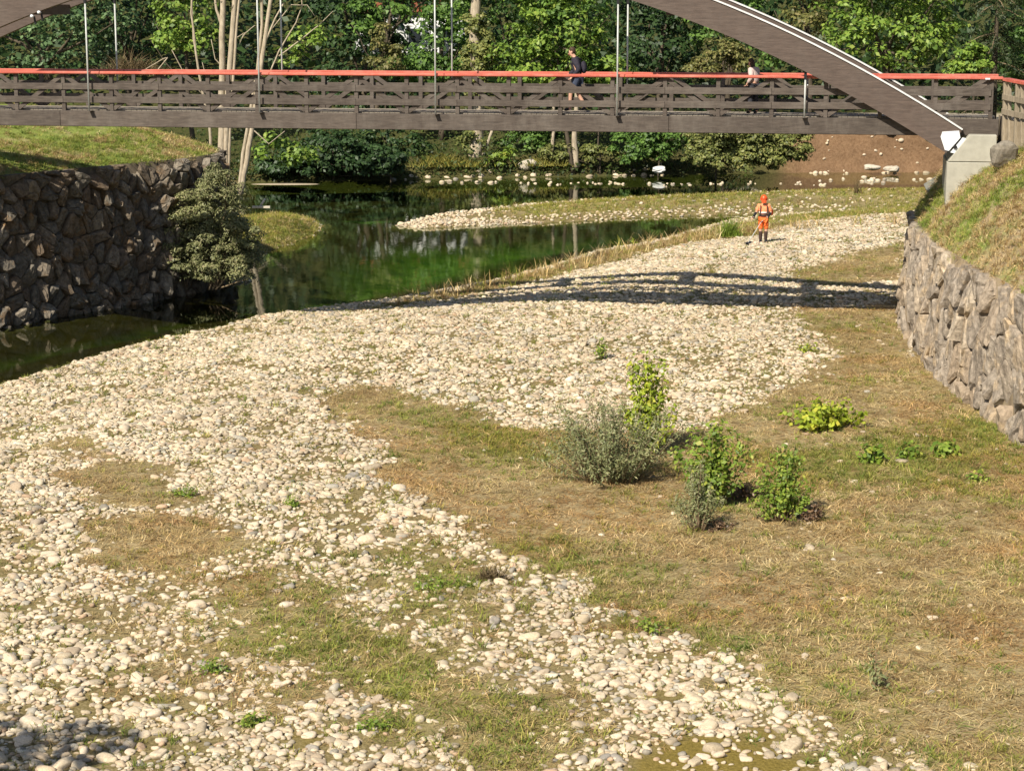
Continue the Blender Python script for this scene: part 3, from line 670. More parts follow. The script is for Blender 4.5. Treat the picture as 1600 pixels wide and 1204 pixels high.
rock('boulder', 1392, 264, 107.2, .34, 'rock_pale', 'pale low rock just right of the largest rock under the brown bank', 35, .5)
rock('boulder', 824, 258, 105.8, .42, 'rock_pale', 'pale rock on the far bank between the yellow shrubs', 36, .6)
rock('boulder', 470, 352, 87, .52, 'rock_brown', 'brown mossy boulder at the tip of the green spit by the left bank', 38, .6)
rock('boulder', 1166, 182, 120, .42, 'rock_pale', 'small pale rock beside the far path seen under the railing', 37, .6)

# parts of the bank and the river: single stones at the far waterline and in the riffle
cob = [rock_mesh('stone', 100 + i, M['cobble'], 2, .62 + .12 * (i % 3), .34) for i in range(10)]
def put_stone(par, x, y, z, s, i):
    o = obj('stone', cob[i % 10], par, (x, y, z)); o.scale = (s * random.uniform(.85, 1.25), s, s * random.uniform(.8, 1.1)); o.rotation_euler = (random.uniform(-.3, .3), random.uniform(-.3, .3), random.uniform(0, 6.3)); return o
for i in range(54):
    px = random.choice([random.gauss(905, 50), random.gauss(1020, 45), random.uniform(830, 1115), random.uniform(1110, 1290)]); py = 287 + random.gauss(0, 1.6) + (1 if px > 980 else 0)
    p = gz(px, py, WL); put_stone(river, p[0], p[1], WL + .0, random.uniform(.05, .125), i)
for i, (px, py) in enumerate([(1281, 283), (1298, 282), (1318, 280), (1350, 277), (1358, 284), (1362, 283), (1372, 282), (1382, 281), (1395, 281), (1402, 282), (1366, 279), (1428, 281), (1440, 281), (1452, 281), (1347, 284), (1380, 286), (690, 285), (703, 284), (722, 286), (745, 285), (766, 286), (775, 285), (628, 352), (646, 350), (650, 356), (660, 349)]):
    p = gz(px, py, WL); put_stone(river, p[0], p[1], WL + .01, random.uniform(.10, .19), i)
for i in range(55):
    px = random.choice([random.uniform(600, 860), random.uniform(960, 1040), random.uniform(1280, 1480), random.uniform(700, 960)]); X_ = (px - 800) / F * 111; d = abs(random.gauss(0, .5)) - .1
    y = float(shore_y(np.array(X_))) + d; put_stone(far_bank, X_, y, float(far_z(X_, y)) + .0, random.uniform(.08, .22), i)
for i in range(20):
    px = random.uniform(1290, 1470); X_ = (px - 800) / F * 114; d = random.uniform(.6, 1.4); y = float(shore_y(np.array(X_))) + d
    put_stone(far_bank, X_, y, float(far_z(X_, y)) + .0, random.uniform(.05, .13), i)
#PART2
# ------------------------------------------------------------------ scattered stuff: one object each, instances of unlinked source meshes
def source_collection(name, meshes):
    c = bpy.data.collections.new(name)
    for i, m_ in enumerate(meshes):
        c.objects.link(bpy.data.objects.new('%s_%02d' % (name, i), m_))
    return c
def scatter(name, P, rot, scl, idx, col, coll, label, parent=None):
    me = bpy.data.meshes.new(name); n = len(P); me.vertices.add(n); me.vertices.foreach_set('co', np.asarray(P, np.float32).ravel())
    for nm, ty, dat, key in (('rot', 'FLOAT_VECTOR', rot, 'vector'), ('scl', 'FLOAT_VECTOR', scl, 'vector'), ('col', 'FLOAT_COLOR', col, 'color')):
        at = me.attributes.new(nm, ty, 'POINT'); at.data.foreach_set(key, np.asarray(dat, np.float32).ravel())
    at = me.attributes.new('idx', 'INT', 'POINT'); at.data.foreach_set('value', np.asarray(idx, np.int32))
    o = obj(name, me, parent); tag(o, label, kind='stuff')
    g = bpy.data.node_groups.new(name, 'GeometryNodeTree'); g.interface.new_socket('Geometry', in_out='INPUT', socket_type='NodeSocketGeometry'); g.interface.new_socket('Geometry', in_out='OUTPUT', socket_type='NodeSocketGeometry')
    gi = g.nodes.new('NodeGroupInput'); go = g.nodes.new('NodeGroupOutput'); ip = g.nodes.new('GeometryNodeInstanceOnPoints'); ci = g.nodes.new('GeometryNodeCollectionInfo')
    ci.inputs['Collection'].default_value = coll; ci.inputs['Separate Children'].default_value = True; ci.inputs['Reset Children'].default_value = True
    def att(nm, ty): a = g.nodes.new('GeometryNodeInputNamedAttribute'); a.data_type = ty; a.inputs['Name'].default_value = nm; return a.outputs['Attribute']
    e = g.nodes.new('FunctionNodeEulerToRotation'); L = g.links.new
    L(att('rot', 'FLOAT_VECTOR'), e.inputs[0]); L(e.outputs[0], ip.inputs['Rotation']); L(att('scl', 'FLOAT_VECTOR'), ip.inputs['Scale']); L(att('idx', 'INT'), ip.inputs['Instance Index'])
    ip.inputs['Pick Instance'].default_value = True; L(gi.outputs[0], ip.inputs['Points']); L(ci.outputs[0], ip.inputs['Instance']); L(ip.outputs[0], go.inputs[0])
    o.modifiers.new('scatter', 'NODES').node_group = g; return o

# cobbles
cob_i = [rock_mesh('cobble', 200 + i, M['cobble_i'], 2, .40 + .1 * (i % 4), .62, .10 + .12 * (i % 3)) for i in range(12)]
C_COB = source_collection('cobble', cob_i)
def jitter(x0, x1, y0, y1, s):
    gx, gy_ = np.meshgrid(np.arange(x0, x1, s), np.arange(y0, y1, s)); gx = gx.ravel(); gy_ = gy_.ravel()
    return gx + rng.uniform(-.48, .48, gx.size) * s, gy_ + rng.uniform(-.48, .48, gx.size) * s
cx, cy, cs = [], [], []
for sp, lo, hi, keep in ((.088, .026, .050, .90), (.135, .045, .078, .62), (.27, .068, .108, .40), (.62, .088, .135, .28)):
    x, y = jitter(-17, 22, 17.5, 88, sp); k = (np.abs(x) < 5 + y * .26) & (rng.random(x.size) < keep); x, y = x[k], y[k]
    cx.append(x); cy.append(y); cs.append(rng.uniform(lo, hi, x.size) * rng.uniform(.85, 1.15, x.size))
cx = np.concatenate(cx); cy = np.concatenate(cy); cs = np.concatenate(cs)
sdw = sdist(cx, cy, WATER); gm, grm, mom = masks(cx, cy)
right_of_wall = cx > np.interp(cy, RW.y, RW.x, left=99, right=99) - .1; right_of_wall &= cy < 62
den = np.clip(1 - gm * 1.06, .007, 1); den = np.where(mom > .4, .30, den)
patch = fbm(cx * 1.9, cy * 1.9, 61, 3); den *= .30 + .70 * sstep(.36, .52, patch); den *= 1 - .45 * sstep(.52, .66, fbm(cx * .55, cy * .3, 63, 3))
den = np.where(sdw < 0, np.where(sdw > -.7, .30 * np.exp(sdw * 3), 0), den)
keep = (rng.random(cx.size) < den) & ~right_of_wall
cx, cy, cs, sdw, gm = cx[keep], cy[keep], cs[keep], sdw[keep], gm[keep]
czg = ground_z(cx, cy, sdw); cz = czg + cs * .18 - gm * cs * .15
pal = .88 * np.array([1, .97, .885]) * np.array([(.66, .555, .42), (.72, .63, .50), (.69, .59, .48), (.62, .50, .37), (.74, .67, .56), (.46, .385, .30), (.36, .33, .29), (.55, .40, .29), (.50, .47, .42)])
pw = np.array([.22, .18, .17, .15, .07, .09, .045, .05, .06]); pw /= pw.sum()
cc = pal[rng.choice(len(pal), cx.size, p=pw)] * rng.uniform(.74, 1.12, (cx.size, 1)); cc = np.clip(cc * (1 - .10 * sstep(.5, .7, fbm(cx * .35, cy * .35, 71, 3)))[:, None], 0, .8)
wet = np.clip(-sdw / .12, 0, 1); cc *= (1 - .6 * wet)[:, None]
ppx, ppy = proj(cx, cy, cz); size_px = cs * F / (cy * ct + CAM_H * st)
inv = (ppx > 8) & (ppx < 1592) & (ppy < 1196) & (sdw > 0)
order = np.argsort(np.where(inv, -size_px, 0))[:300]; sing = np.zeros(cx.size, bool); sing[order] = True
near_cob = [rock_mesh('stone', 400 + i, M['cobble'], 3, .42 + .09 * (i % 4), .62, .10 + .10 * (i % 3)) for i in range(14)]
for j, i in enumerate(order):
    o = obj('stone', near_cob[j % 14], riverbed, (cx[i], cy[i], cz[i])); s = cs[i] * .95
    o.scale = (s * random.uniform(.95, 1.25), s, s * random.uniform(.8, 1.05)); o.rotation_euler = (random.gauss(0, .18), random.gauss(0, .18), random.uniform(0, 6.3))
k = ~sing; n = int(k.sum())
scatter('cobbles', np.stack([cx[k], cy[k], cz[k]], 1), np.stack([rng.normal(0, .2, n), rng.normal(0, .2, n), rng.uniform(0, 6.3, n)], 1),
        cs[k][:, None] * np.stack([rng.uniform(.9, 1.35, n), np.ones(n), rng.uniform(.75, 1.1, n)], 1), rng.integers(0, 12, n), np.c_[cc[k], np.ones(n)], C_COB, 'pale river cobbles covering the gravel bar', riverbed)
# pebbles on the little island, the spit
x, y = jitter(-8, 20, 78, 108, .22); sdi = sdist(x, y, WATER); px_, py_ = proj(x, y, WL + 0 * x)
gi_, gri_, _ = masks(x, y); k = (sdi > -.1) & (py_ < 362) & (rng.random(x.size) < np.where(x + .0 * y < -1.5 + rng.normal(0, .8, x.size), .7, np.where((gi_ < .5) & (sdi < 1.6) & (y < 96), .5, np.where(gi_ > .4, .05, .16)))); x, y, sdi = x[k], y[k], sdi[k]; n = x.size
s = rng.uniform(.045, .10, n); scatter('island_cobbles', np.stack([x, y, ground_z(x, y, sdi) + s * .3], 1), np.stack([rng.normal(0, .2, n), rng.normal(0, .2, n), rng.uniform(0, 6.3, n)], 1), s[:, None] * np.ones(3), rng.integers(0, 12, n),
        np.c_[pal[rng.choice(len(pal), n, p=pw)], np.ones(n)], C_COB, 'pale cobbles along the low green island', riverbed)

# grass
def tuft(name, seed, nb, L, flat, w, spread):
    r = np.random.default_rng(seed); v, f = [], []
    for i in range(nb):
        a = r.uniform(0, 6.28); d = np.array([math.cos(a), math.sin(a), 0]); o0 = np.array([*r.normal(0, spread, 2), 0]); l = L * r.uniform(.5, 1.25); side = np.array([-d[1], d[0], 0]) * w / 2
        el = r.uniform(*flat); p = o0.copy(); pts = [p.copy()]
        for q in range(3):
            p = p + (d * math.cos(el) + np.array([0, 0, math.sin(el)])) * l / 3; pts.append(p.copy()); el -= r.uniform(.1, .5)
        b = len(v)
        for q, pt in enumerate(pts):
            ww = (1, .9, .7, .15)[q]; v += [pt - side * ww, pt + side * ww]
        f += [(b + 2 * q, b + 2 * q + 1, b + 2 * q + 3, b + 2 * q + 2) for q in range(3)]
    return mesh(name, v, f, M['grass'])
flat_t = [tuft('mown_tuft', 10 + i, 22, .17, (-.05, .40), .0085, .075) for i in range(6)]
up_t = [tuft('green_tuft', 30 + i, 18, .15, (.4, 1.3), .010, .05) for i in range(4)]
tall_t = [tuft('tall_tuft', 50 + i, 12, .50, (.9, 1.5), .016, .06) for i in range(4)]
C_G = source_collection('tuft', flat_t + up_t + tall_t)
DRY = 1.66 * np.array([.94, 1, 1.06]) * np.array([(.29, .195, .085), (.34, .235, .11), (.235, .15, .062), (.27, .195, .075), (.40, .30, .155), (.19, .115, .05)]); GRN = 1.6 * np.array([(.135, .15, .028), (.17, .175, .035), (.10, .135, .025), (.21, .19, .05)])
x, y = jitter(-13, 20, 18, 84, .105); px_, py_ = proj(x, y, 0 * x); k = (px_ > -120) & (px_ < 1720) & (py_ < 1290); x, y = x[k], y[k]
gm, grm, mom = masks(x, y); rw = (x > np.interp(y, RW.y, RW.x, left=99, right=99) - .02) & (y < 62); sdx = sdist(x, y, WATER)
clump = sstep(.40, .60, fbm(x * .9, y * .9, 81, 3))
k = (rng.random(x.size) < np.clip(gm * (.72 + .28 * clump), 0, 1) * 1.0 + .13) & ~rw & (sdx > .05) & (mom < .5); x, y, gm, grm, sdx, clump = x[k], y[k], gm[k], grm[k], sdx[k], clump[k]; n = x.size
isg = rng.random(n) < np.clip(grm * 1.0 + .05 + (gm < .15) * .5, 0, .92)
idx = np.where(isg, np.where(rng.random(n) < .7, 6 + rng.integers(0, 4, n), rng.integers(0, 6, n)), rng.integers(0, 6, n))
col = np.where(isg[:, None], GRN[rng.integers(0, 4, n)], DRY[rng.integers(0, 6, n)]) * rng.uniform(.8, 1.15, (n, 1)) * (.80 + .4 * fbm(x * .8, y * .8, 91, 3))[:, None]
red = sstep(.5, .7, fbm(x * .45, y * .45, 95, 3)); col = col * (1 - .12 * red[:, None] * np.array([0, 1, 1.5]))
flow = fbm(x * .35, y * .35, 97, 2) * 4
scatter('mown_grass', np.stack([x, y, ground_z(x, y, sdx) - .005], 1), np.stack([rng.normal(0, .12, n), rng.normal(0, .12, n), rng.uniform(0, 6.3, n)], 1), rng.uniform(.7, 1.35, n)[:, None] * np.stack([np.ones(n), np.ones(n), np.where(isg, .75, .7 + .9 * clump)], 1), idx, np.c_[col, np.ones(n)], C_G, 'mown brown grass lying over the river bed')
# standing dry grass along the water's edge, green weeds on the spit and the island
x, y = jitter(-17, 26, 54, 108, .20); gE = 1 - sstep(-.3, .3, sdist(x, y, G_EDGE)); gS = 1 - sstep(-.3, .2, sdist(x, y, G_SPIT)); gI = 1 - sstep(-.4, .3, sdist(x, y, G_ISLE)); sdx = sdist(x, y, WATER)
rw = x > np.interp(y, RW.y, RW.x, left=99, right=99) - .02
k = (rng.random(x.size) < np.maximum(np.maximum(gE * .75, gS), np.maximum(gI * .95, .4 * (y > 80) * (x > -1)))) & (sdx > -.05) & ~(rw & (y < 64.5)); x, y, sdx, gS, gI = x[k], y[k], sdx[k], gS[k], gI[k]; n = x.size
isg = rng.random(n) < np.where(gS > .5, .75, np.where((gI > .5) | (y > 84), .8, .15)); idx = np.where((gS > .5) | (gI > .5) | (y > 82), 6 + rng.integers(0, 4, n), np.where(rng.random(n) < .16, 10 + rng.integers(0, 4, n), rng.integers(0, 10, n)))
col = np.where(isg[:, None], GRN[rng.integers(0, 4, n)] * np.array([1.15, 1.05, 1.]), DRY[rng.integers(0, 6, n)] * 1.05) * rng.uniform(.8, 1.2, (n, 1))
scatter('shore_grass', np.stack([x, y, ground_z(x, y, sdx) - .01], 1), np.stack([rng.normal(0, .15, n), rng.normal(0, .15, n), rng.uniform(0, 6.3, n)], 1), rng.uniform(.8, 1.5, n)[:, None] * np.ones(3), idx, np.c_[col, np.ones(n)], C_G, 'dry grass and weeds along the water edge')
# grass on the two banks
def bank_grass(name, V, nd, lim, count, gshare, seed, label):
    r = np.random.default_rng(seed); nu = len(V) // nd; G = V.reshape(nu, nd, 3); P = []
    ui = r.uniform(0, nu - 1.01, count); di = r.uniform(0, lim, count); a = ui.astype(int); b = di.astype(int); fu = (ui - a)[:, None]; fd = (di - b)[:, None]
    p = (G[a, b] * (1 - fu) + G[a + 1, b] * fu) * (1 - fd) + (G[a, b + 1] * (1 - fu) + G[a + 1, b + 1] * fu) * fd
    q, w_ = proj(p[:, 0], p[:, 1], p[:, 2]); k = (q > -300) & (q < 2100) & (p[:, 1] > 20); p = p[k]; n = len(p)
    f = fbm(p[:, 0] * .7, p[:, 1] * .7, seed, 3); isg = r.random(n) < np.clip((f - gshare) * 4 + .5, .05, .95); idx = np.where(r.random(n) < .6, r.integers(6, 10, n), r.integers(0, 6, n))
    col = np.where(isg[:, None], GRN[r.integers(0, 4, n)] * np.array([1.05, 1.15, 1.1]), DRY[r.integers(0, 6, n)] * 1.05) * r.uniform(.8, 1.2, (n, 1))
    scatter(name, p - np.array([0, 0, .01]), np.stack([r.normal(0, .2, n), r.normal(0, .2, n), r.uniform(0, 6.3, n)], 1), r.uniform(.7, 1.3, n)[:, None] * np.ones(3), idx, np.c_[col, np.ones(n)], C_G, label)
bank_grass('bank_grass', VL, len(ds), 26, 20000, .47, 3, 'grass on the left bank')
bank_grass('bank_grass', VR, len(ds), 24, 26000, .56, 4, 'grass on the steep right bank')

# ------------------------------------------------------------------ foliage
def leaves(P, Nrm, L, aspect=.55, r=rng):
    n = len(P); Nrm = Nrm / (np.linalg.norm(Nrm, axis=1, keepdims=True) + 1e-9); t = r.normal(0, 1, (n, 3)); t -= Nrm * (t * Nrm).sum(1, keepdims=True); t /= np.linalg.norm(t, axis=1, keepdims=True) + 1e-9
    b = np.cross(Nrm, t); L = (L * r.uniform(.6, 1.35, n))[:, None]; w = L * aspect
    v = np.stack([P - t * L * .5, P + b * w * .5 - t * L * .05 + Nrm * L * .07, P + t * L * .5 - Nrm * L * .08, P - b * w * .5 - t * L * .05 + Nrm * L * .07], 1).reshape(-1, 3)
    return v, np.arange(4 * n).reshape(n, 4)
def crown_points(ells, n, seed, clump=.30, hollow=.55):
    r = np.random.default_rng(seed); vol = np.array([(e[3] * e[5]) for e in ells]); vol = vol / vol.sum(); P, Nn = [], []
    for e, vv in zip(ells, vol):
        c = np.array(e[:3]); R_ = np.array(e[3:6]); m_ = max(60, int(n * vv)); nc = max(8, int(14 * (R_[0] * R_[2]) / max(clump, .2) ** 2 * .22)); nc = min(nc, 260)
        d = r.normal(0, 1, (nc, 3)); d /= np.linalg.norm(d, axis=1, keepdims=True); cen = c + d * R_ * (hollow + (1 - hollow) * r.random((nc, 1)) ** .6) * (.86 + .28 * r.random((nc, 1)))
        rad = clump * r.uniform(.6, 1.5, nc); pick = r.integers(0, nc, m_)
        q = r.normal(0, 1, (m_, 3)); q /= np.linalg.norm(q, axis=1, keepdims=True); q[:, 2] = np.where(q[:, 2] < -.35, -q[:, 2], q[:, 2])
        rr = rad[pick][:, None] * (.35 + .65 * r.random((m_, 1)) ** .5); P.append(cen[pick] + q * rr * np.array([1.15, 1.15, .8]))
        Nn.append(q * .9 + (cen[pick] - c) / R_ * .5 + np.array([0, -.15, .55]) + r.normal(0, .45, (m_, 3)))
    return np.concatenate(P), np.concatenate(Nn)
def limb(mb, a, b, r0, r1, seed, bend=.12, n=6, seg=7):
    r = np.random.default_rng(seed); a = np.array(a, float); b = np.array(b, float); L = np.linalg.norm(b - a); t = np.linspace(0, 1, n + 1); off = np.cumsum(r.normal(0, bend * L / n, (n + 1, 3)), 0); off -= off[0]; off -= t[:, None] * off[-1]
    mb.tube([tuple(a + (b - a) * q + o_) for q, o_ in zip(t, off)], list(np.linspace(r0, r1, n + 1)), seg, True)
def tree(name, label, cat, Y, ells_px, n, L, m_, base_px=None, trunk=None, bark='bark_dark', seed=0, clump=.45, depth=1., group=None, aspect=.6):
    """crown ellipses as seen (px,py,half width,half height) at distance Y; trunk radius in metres"""
    E_ = []; Y += 7 * (Y > 100)
    for e in ells_px:
        Ye = Y + (e[4] if len(e) > 4 else 0); c = gy(e[0], e[1], Ye); s = ppm(Ye); E_.append((c[0], c[1], c[2], e[2] / s, max(e[2], e[3]) / s * depth * .8, e[3] / s))
    bx = base_px if base_px is not None else ells_px[0][0]; b0 = gy(bx, 200, Y); zb = float(far_z(b0[0], Y)) if Y > 101 else float(ground_z(np.array(b0[0]), np.array(Y)))
    base = np.array([b0[0], Y, zb - .1]); root = empty(name, tuple(base), 0, label, cat, group)
    P, Nn = crown_points(E_, n, seed, clump); P[:, 2] = np.maximum(P[:, 2], zb + .03)
    v, f = leaves(P, Nn, np.full(len(P), L), aspect, np.random.default_rng(seed + 1)); obj('crown', mesh('crown', v - base, f, M[m_]), root)
    tr = trunk if trunk else .12; mb = MB(); top = np.array(E_[0][:3])
    if tr > 0:
        limb(mb, base - base, (np.array([top[0], top[1], max(top[2], zb + .6)]) - base), tr, tr * .45, seed + 2, .05, 8)
        r = np.random.default_rng(seed + 3)
        for i in range(7):
            e = E_[i % len(E_)]; q = np.array(e[:3]) + r.normal(0, .45, 3) * np.array(e[3:6]); s0 = (top - base) * r.uniform(.35, .95)
            limb(mb, s0, q - base, tr * .38, tr * .1, seed + 10 + i, .1, 5, 5)
        mb.build('trunk', M[bark], root, True)
    return root
G_FAR = 'trees along the far bank'
T = [  # label, Y, ellipses, leaves, size, material, trunk x, trunk radius
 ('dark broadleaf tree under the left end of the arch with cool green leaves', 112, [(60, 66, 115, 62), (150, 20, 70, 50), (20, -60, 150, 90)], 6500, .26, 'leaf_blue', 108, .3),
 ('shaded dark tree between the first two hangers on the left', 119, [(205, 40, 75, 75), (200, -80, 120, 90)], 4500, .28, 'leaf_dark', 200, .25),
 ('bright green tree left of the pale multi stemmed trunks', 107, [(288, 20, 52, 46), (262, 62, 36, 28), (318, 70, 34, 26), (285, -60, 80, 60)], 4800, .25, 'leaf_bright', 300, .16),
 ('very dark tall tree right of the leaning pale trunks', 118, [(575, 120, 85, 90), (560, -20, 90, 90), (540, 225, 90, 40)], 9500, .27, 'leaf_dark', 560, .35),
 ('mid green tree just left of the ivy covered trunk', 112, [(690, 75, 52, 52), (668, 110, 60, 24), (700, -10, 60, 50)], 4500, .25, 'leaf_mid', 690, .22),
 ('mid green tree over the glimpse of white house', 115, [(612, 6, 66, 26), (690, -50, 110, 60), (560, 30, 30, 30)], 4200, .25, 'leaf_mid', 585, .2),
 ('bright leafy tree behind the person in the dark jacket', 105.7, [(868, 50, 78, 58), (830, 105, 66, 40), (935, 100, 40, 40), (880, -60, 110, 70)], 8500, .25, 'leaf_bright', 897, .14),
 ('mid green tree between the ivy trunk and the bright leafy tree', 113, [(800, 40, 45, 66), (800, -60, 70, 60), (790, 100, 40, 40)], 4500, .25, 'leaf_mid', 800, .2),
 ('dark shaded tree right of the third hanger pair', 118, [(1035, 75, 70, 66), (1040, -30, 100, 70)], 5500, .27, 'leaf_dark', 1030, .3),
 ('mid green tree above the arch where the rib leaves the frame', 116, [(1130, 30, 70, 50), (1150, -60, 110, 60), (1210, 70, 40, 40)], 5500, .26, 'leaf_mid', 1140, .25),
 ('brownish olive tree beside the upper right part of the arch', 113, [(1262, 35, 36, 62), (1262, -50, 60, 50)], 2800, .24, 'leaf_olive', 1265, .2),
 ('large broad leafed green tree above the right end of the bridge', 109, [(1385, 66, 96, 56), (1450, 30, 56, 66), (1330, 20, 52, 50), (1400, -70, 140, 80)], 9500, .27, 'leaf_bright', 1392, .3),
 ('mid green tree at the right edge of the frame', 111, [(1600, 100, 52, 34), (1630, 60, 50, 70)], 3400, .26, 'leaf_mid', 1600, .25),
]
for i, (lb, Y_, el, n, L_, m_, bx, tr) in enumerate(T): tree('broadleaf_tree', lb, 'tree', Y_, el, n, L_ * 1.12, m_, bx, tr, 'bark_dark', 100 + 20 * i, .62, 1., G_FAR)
S = [
 ('olive bush in front of the shaded trees below the white house', 109, [(603, 92, 26, 34), (596, 60, 14, 20)], 1500, .2, 'leaf_olive'),
 ('olive green bush left of the second pedestrian', 108, [(1130, 92, 42, 26), (1100, 112, 28, 14)], 2200, .2, 'leaf_olive'),
 ('bright yellowish bush behind the red handrail right of the arch', 104, [(1522, 92, 26, 24), (1498, 112, 18, 12)], 1500, .24, 'leaf_bright'),
 ('bright low shrub behind the backpack on the bridge', 106, [(935, 108, 34, 24), (875, 118, 20, 14)], 1500, .25, 'leaf_bright'),
 ('wide yellowish round bush hanging over the water at the far bank', 103.8, [(1120, 226, 52, 30), (1180, 230, 56, 30), (1236, 228, 36, 28), (1150, 208, 80, 18), (1150, 246, 84, 18), (1215, 246, 40, 16)], 15000, .19, 'leaf_shrubP'),
 ('dark green bush left of the wide overhanging bush', 105.6, [(1030, 222, 36, 30), (985, 232, 36, 26), (1066, 214, 24, 20)], 3200, .22, 'leaf_mid'),
 ('dark bank bush at the water below the middle of the bridge', 107, [(600, 226, 70, 26), (530, 232, 60, 28)], 3600, .24, 'leaf_dark'),
 ('green bush between the ivy trunk and the thin pale trunks', 108, [(815, 218, 42, 22), (850, 206, 30, 18)], 2200, .22, 'leaf_mid'),
 ('yellow green bush around the foot of the pale trunk', 105.9, [(938, 240, 26, 16), (872, 238, 22, 14)], 1700, .17, 'leaf_shrubP'),
 ('pale leaved sprig at the waterline right of the yellow grass mound', 105.2, [(778, 250, 16, 10), (790, 240, 8, 8)], 120, .26, 'leaf_sap'),
 ('dark overhanging bush on the bank right of the sand spit', 102.6, [(520, 236, 60, 30), (440, 244, 40, 24), (590, 248, 50, 20)], 3200, .24, 'leaf_dark'),
 ('low dark bush at the waterline left of the yellow grass mound', 102.2, [(610, 256, 36, 16), (560, 258, 44, 16), (480, 262, 60, 15), (420, 262, 30, 14)], 3200, .22, 'leaf_dark'),
 ('dark bush behind the abutment end of the brown bank', 111, [(1275, 232, 26, 28)], 1000, .22, 'leaf_dark'),
]
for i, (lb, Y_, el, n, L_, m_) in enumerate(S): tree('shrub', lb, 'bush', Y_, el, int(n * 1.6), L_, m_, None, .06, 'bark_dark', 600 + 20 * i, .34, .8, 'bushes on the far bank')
# conifer with drooping boughs
tc = gy(1555, 60, 113.5); zb = float(far_z(tc[0], 113.5)); root = empty('conifer_tree', (tc[0], 113.5, zb - .1), 0, 'dark conifer with drooping boughs at the upper right corner', 'tree', G_FAR)
mb = MB(); limb(mb, (0, 0, 0), (.1, .1, 13), .26, .06, 5, .02, 10); mb.build('trunk', M['bark_dark'], root, True)
P, Nn = [], []; r = np.random.default_rng(77); tw = MB()
for i in range(110):
    h = r.uniform(3.2, 12.6); a = r.uniform(0, 6.28); Lb = (13.4 - h) * .30 + .6; k_ = 75; q = r.random(k_) ** .7; d = np.array([math.cos(a), math.sin(a)])
    pts = np.stack([d[0] * q * Lb, d[1] * q * Lb, h - .10 * q * Lb - .35 * q ** 2 * Lb * .6], 1) + r.normal(0, .10, (k_, 3)) * np.array([1, 1, .5]) - np.c_[np.zeros((k_, 2)), r.random(k_) * .30 * q]
    P.append(pts); Nn.append(r.normal(0, .5, (k_, 3)) + np.array([d[0] * .6, d[1] * .6, .6]))
    if i % 3 == 0: tw.tube([(0, 0, h + .05), (d[0] * Lb * .5, d[1] * Lb * .5, h - .08 * Lb), (d[0] * Lb * .95, d[1] * Lb * .95, h - .28 * Lb)], [.04, .03, .01], 5)
v, f = leaves(np.concatenate(P), np.concatenate(Nn), np.full(110 * 75, .24), .22, r); obj('crown', mesh('crown', v, f, leaf_con := leafmat('conifer needles', (.018, .036, .012), (.060, .085, .030), (.09, .10, .04), .2)), root); tw.build('branch', M['twig'], root, True)
# background woodland: one mass reaching back up the hill, with a clearing where the house stands
r = np.random.default_rng(99); n = 30000; x = r.uniform(-75, 75, n); y = 131 + r.gamma(2., 4.5, n); zt = 6 + 12 * fbm(x * .12, y * .12, 15, 3); zg_ = far_z(x, y); z = zg_ + r.random(n) ** .8 * zt
px_, py_ = proj(x, y, z); hole = (np.abs(x + 7.0 + (y - 131) * -.05) < .95) & (z > 6.7) & (z < 8.5); k = ~hole
v, f = leaves(np.stack([x, y, z], 1)[k], r.normal(0, .6, (int(k.sum()), 3)) + np.array([0, -.4, .5]), np.full(int(k.sum()), .62), .7, r)
tag(obj('woodland', mesh('woodland', v, f, M['leaf_dark'])), 'dark wood behind the bank trees', kind='stuff')
M['leaf_under'] = leafmat('undergrowth leaves', (.018, .036, .010), (.085, .120, .028))
# undergrowth on the far bank
n = 16000; x = r.uniform(-34, 40, n); D = r.gamma(1.6, 2.6, n) * np.where(r.random(n) < .4, .3, 1) + .1; y = shore_y(x) + D; k = (x < 14) | (D > 17); x, y, D = x[k], y[k], D[k]; n = x.size
z = far_z(x, y) + r.random(n) ** 1.6 * (.8 + 2.2 * fbm(x * .4, y * .4, 18, 3)) * np.clip(D / 2, .45, 1.6)
v, f = leaves(np.stack([x, y, z], 1), r.normal(0, .6, (n, 3)) + np.array([0, -.4, .6]), np.full(n, .24), .5, r); tag(obj('undergrowth', mesh('undergrowth', v, f, M['leaf_under'])), 'low green undergrowth on the far bank', kind='stuff')
# white house in the clearing
hp = gy(640, 45, 147); house = empty('white_house', (hp[0], 147, hp[2] - 5), 0, 'white house glimpsed through the gap in the trees', 'house')
MB().box(-4, 4, 0, 7, -6, 6.2).build('wall', M['white_wall'], house)
MB().prism([(-4.5, 6.21), (4.5, 6.21), (0, 8.6)], -.4, 7.4).build('roof', M['roof'], house)
for wx_ in (-2.6, .35, 2.6):
    w = MB().box(wx_ - .55, wx_ + .55, -.04, -.003, 3.9, 5.1).build('window', M['white_steel'], house); MB().box(wx_ - .45, wx_ + .45, -.06, -.043, 4., 5.).build('pane', M['glass_dark'], w)

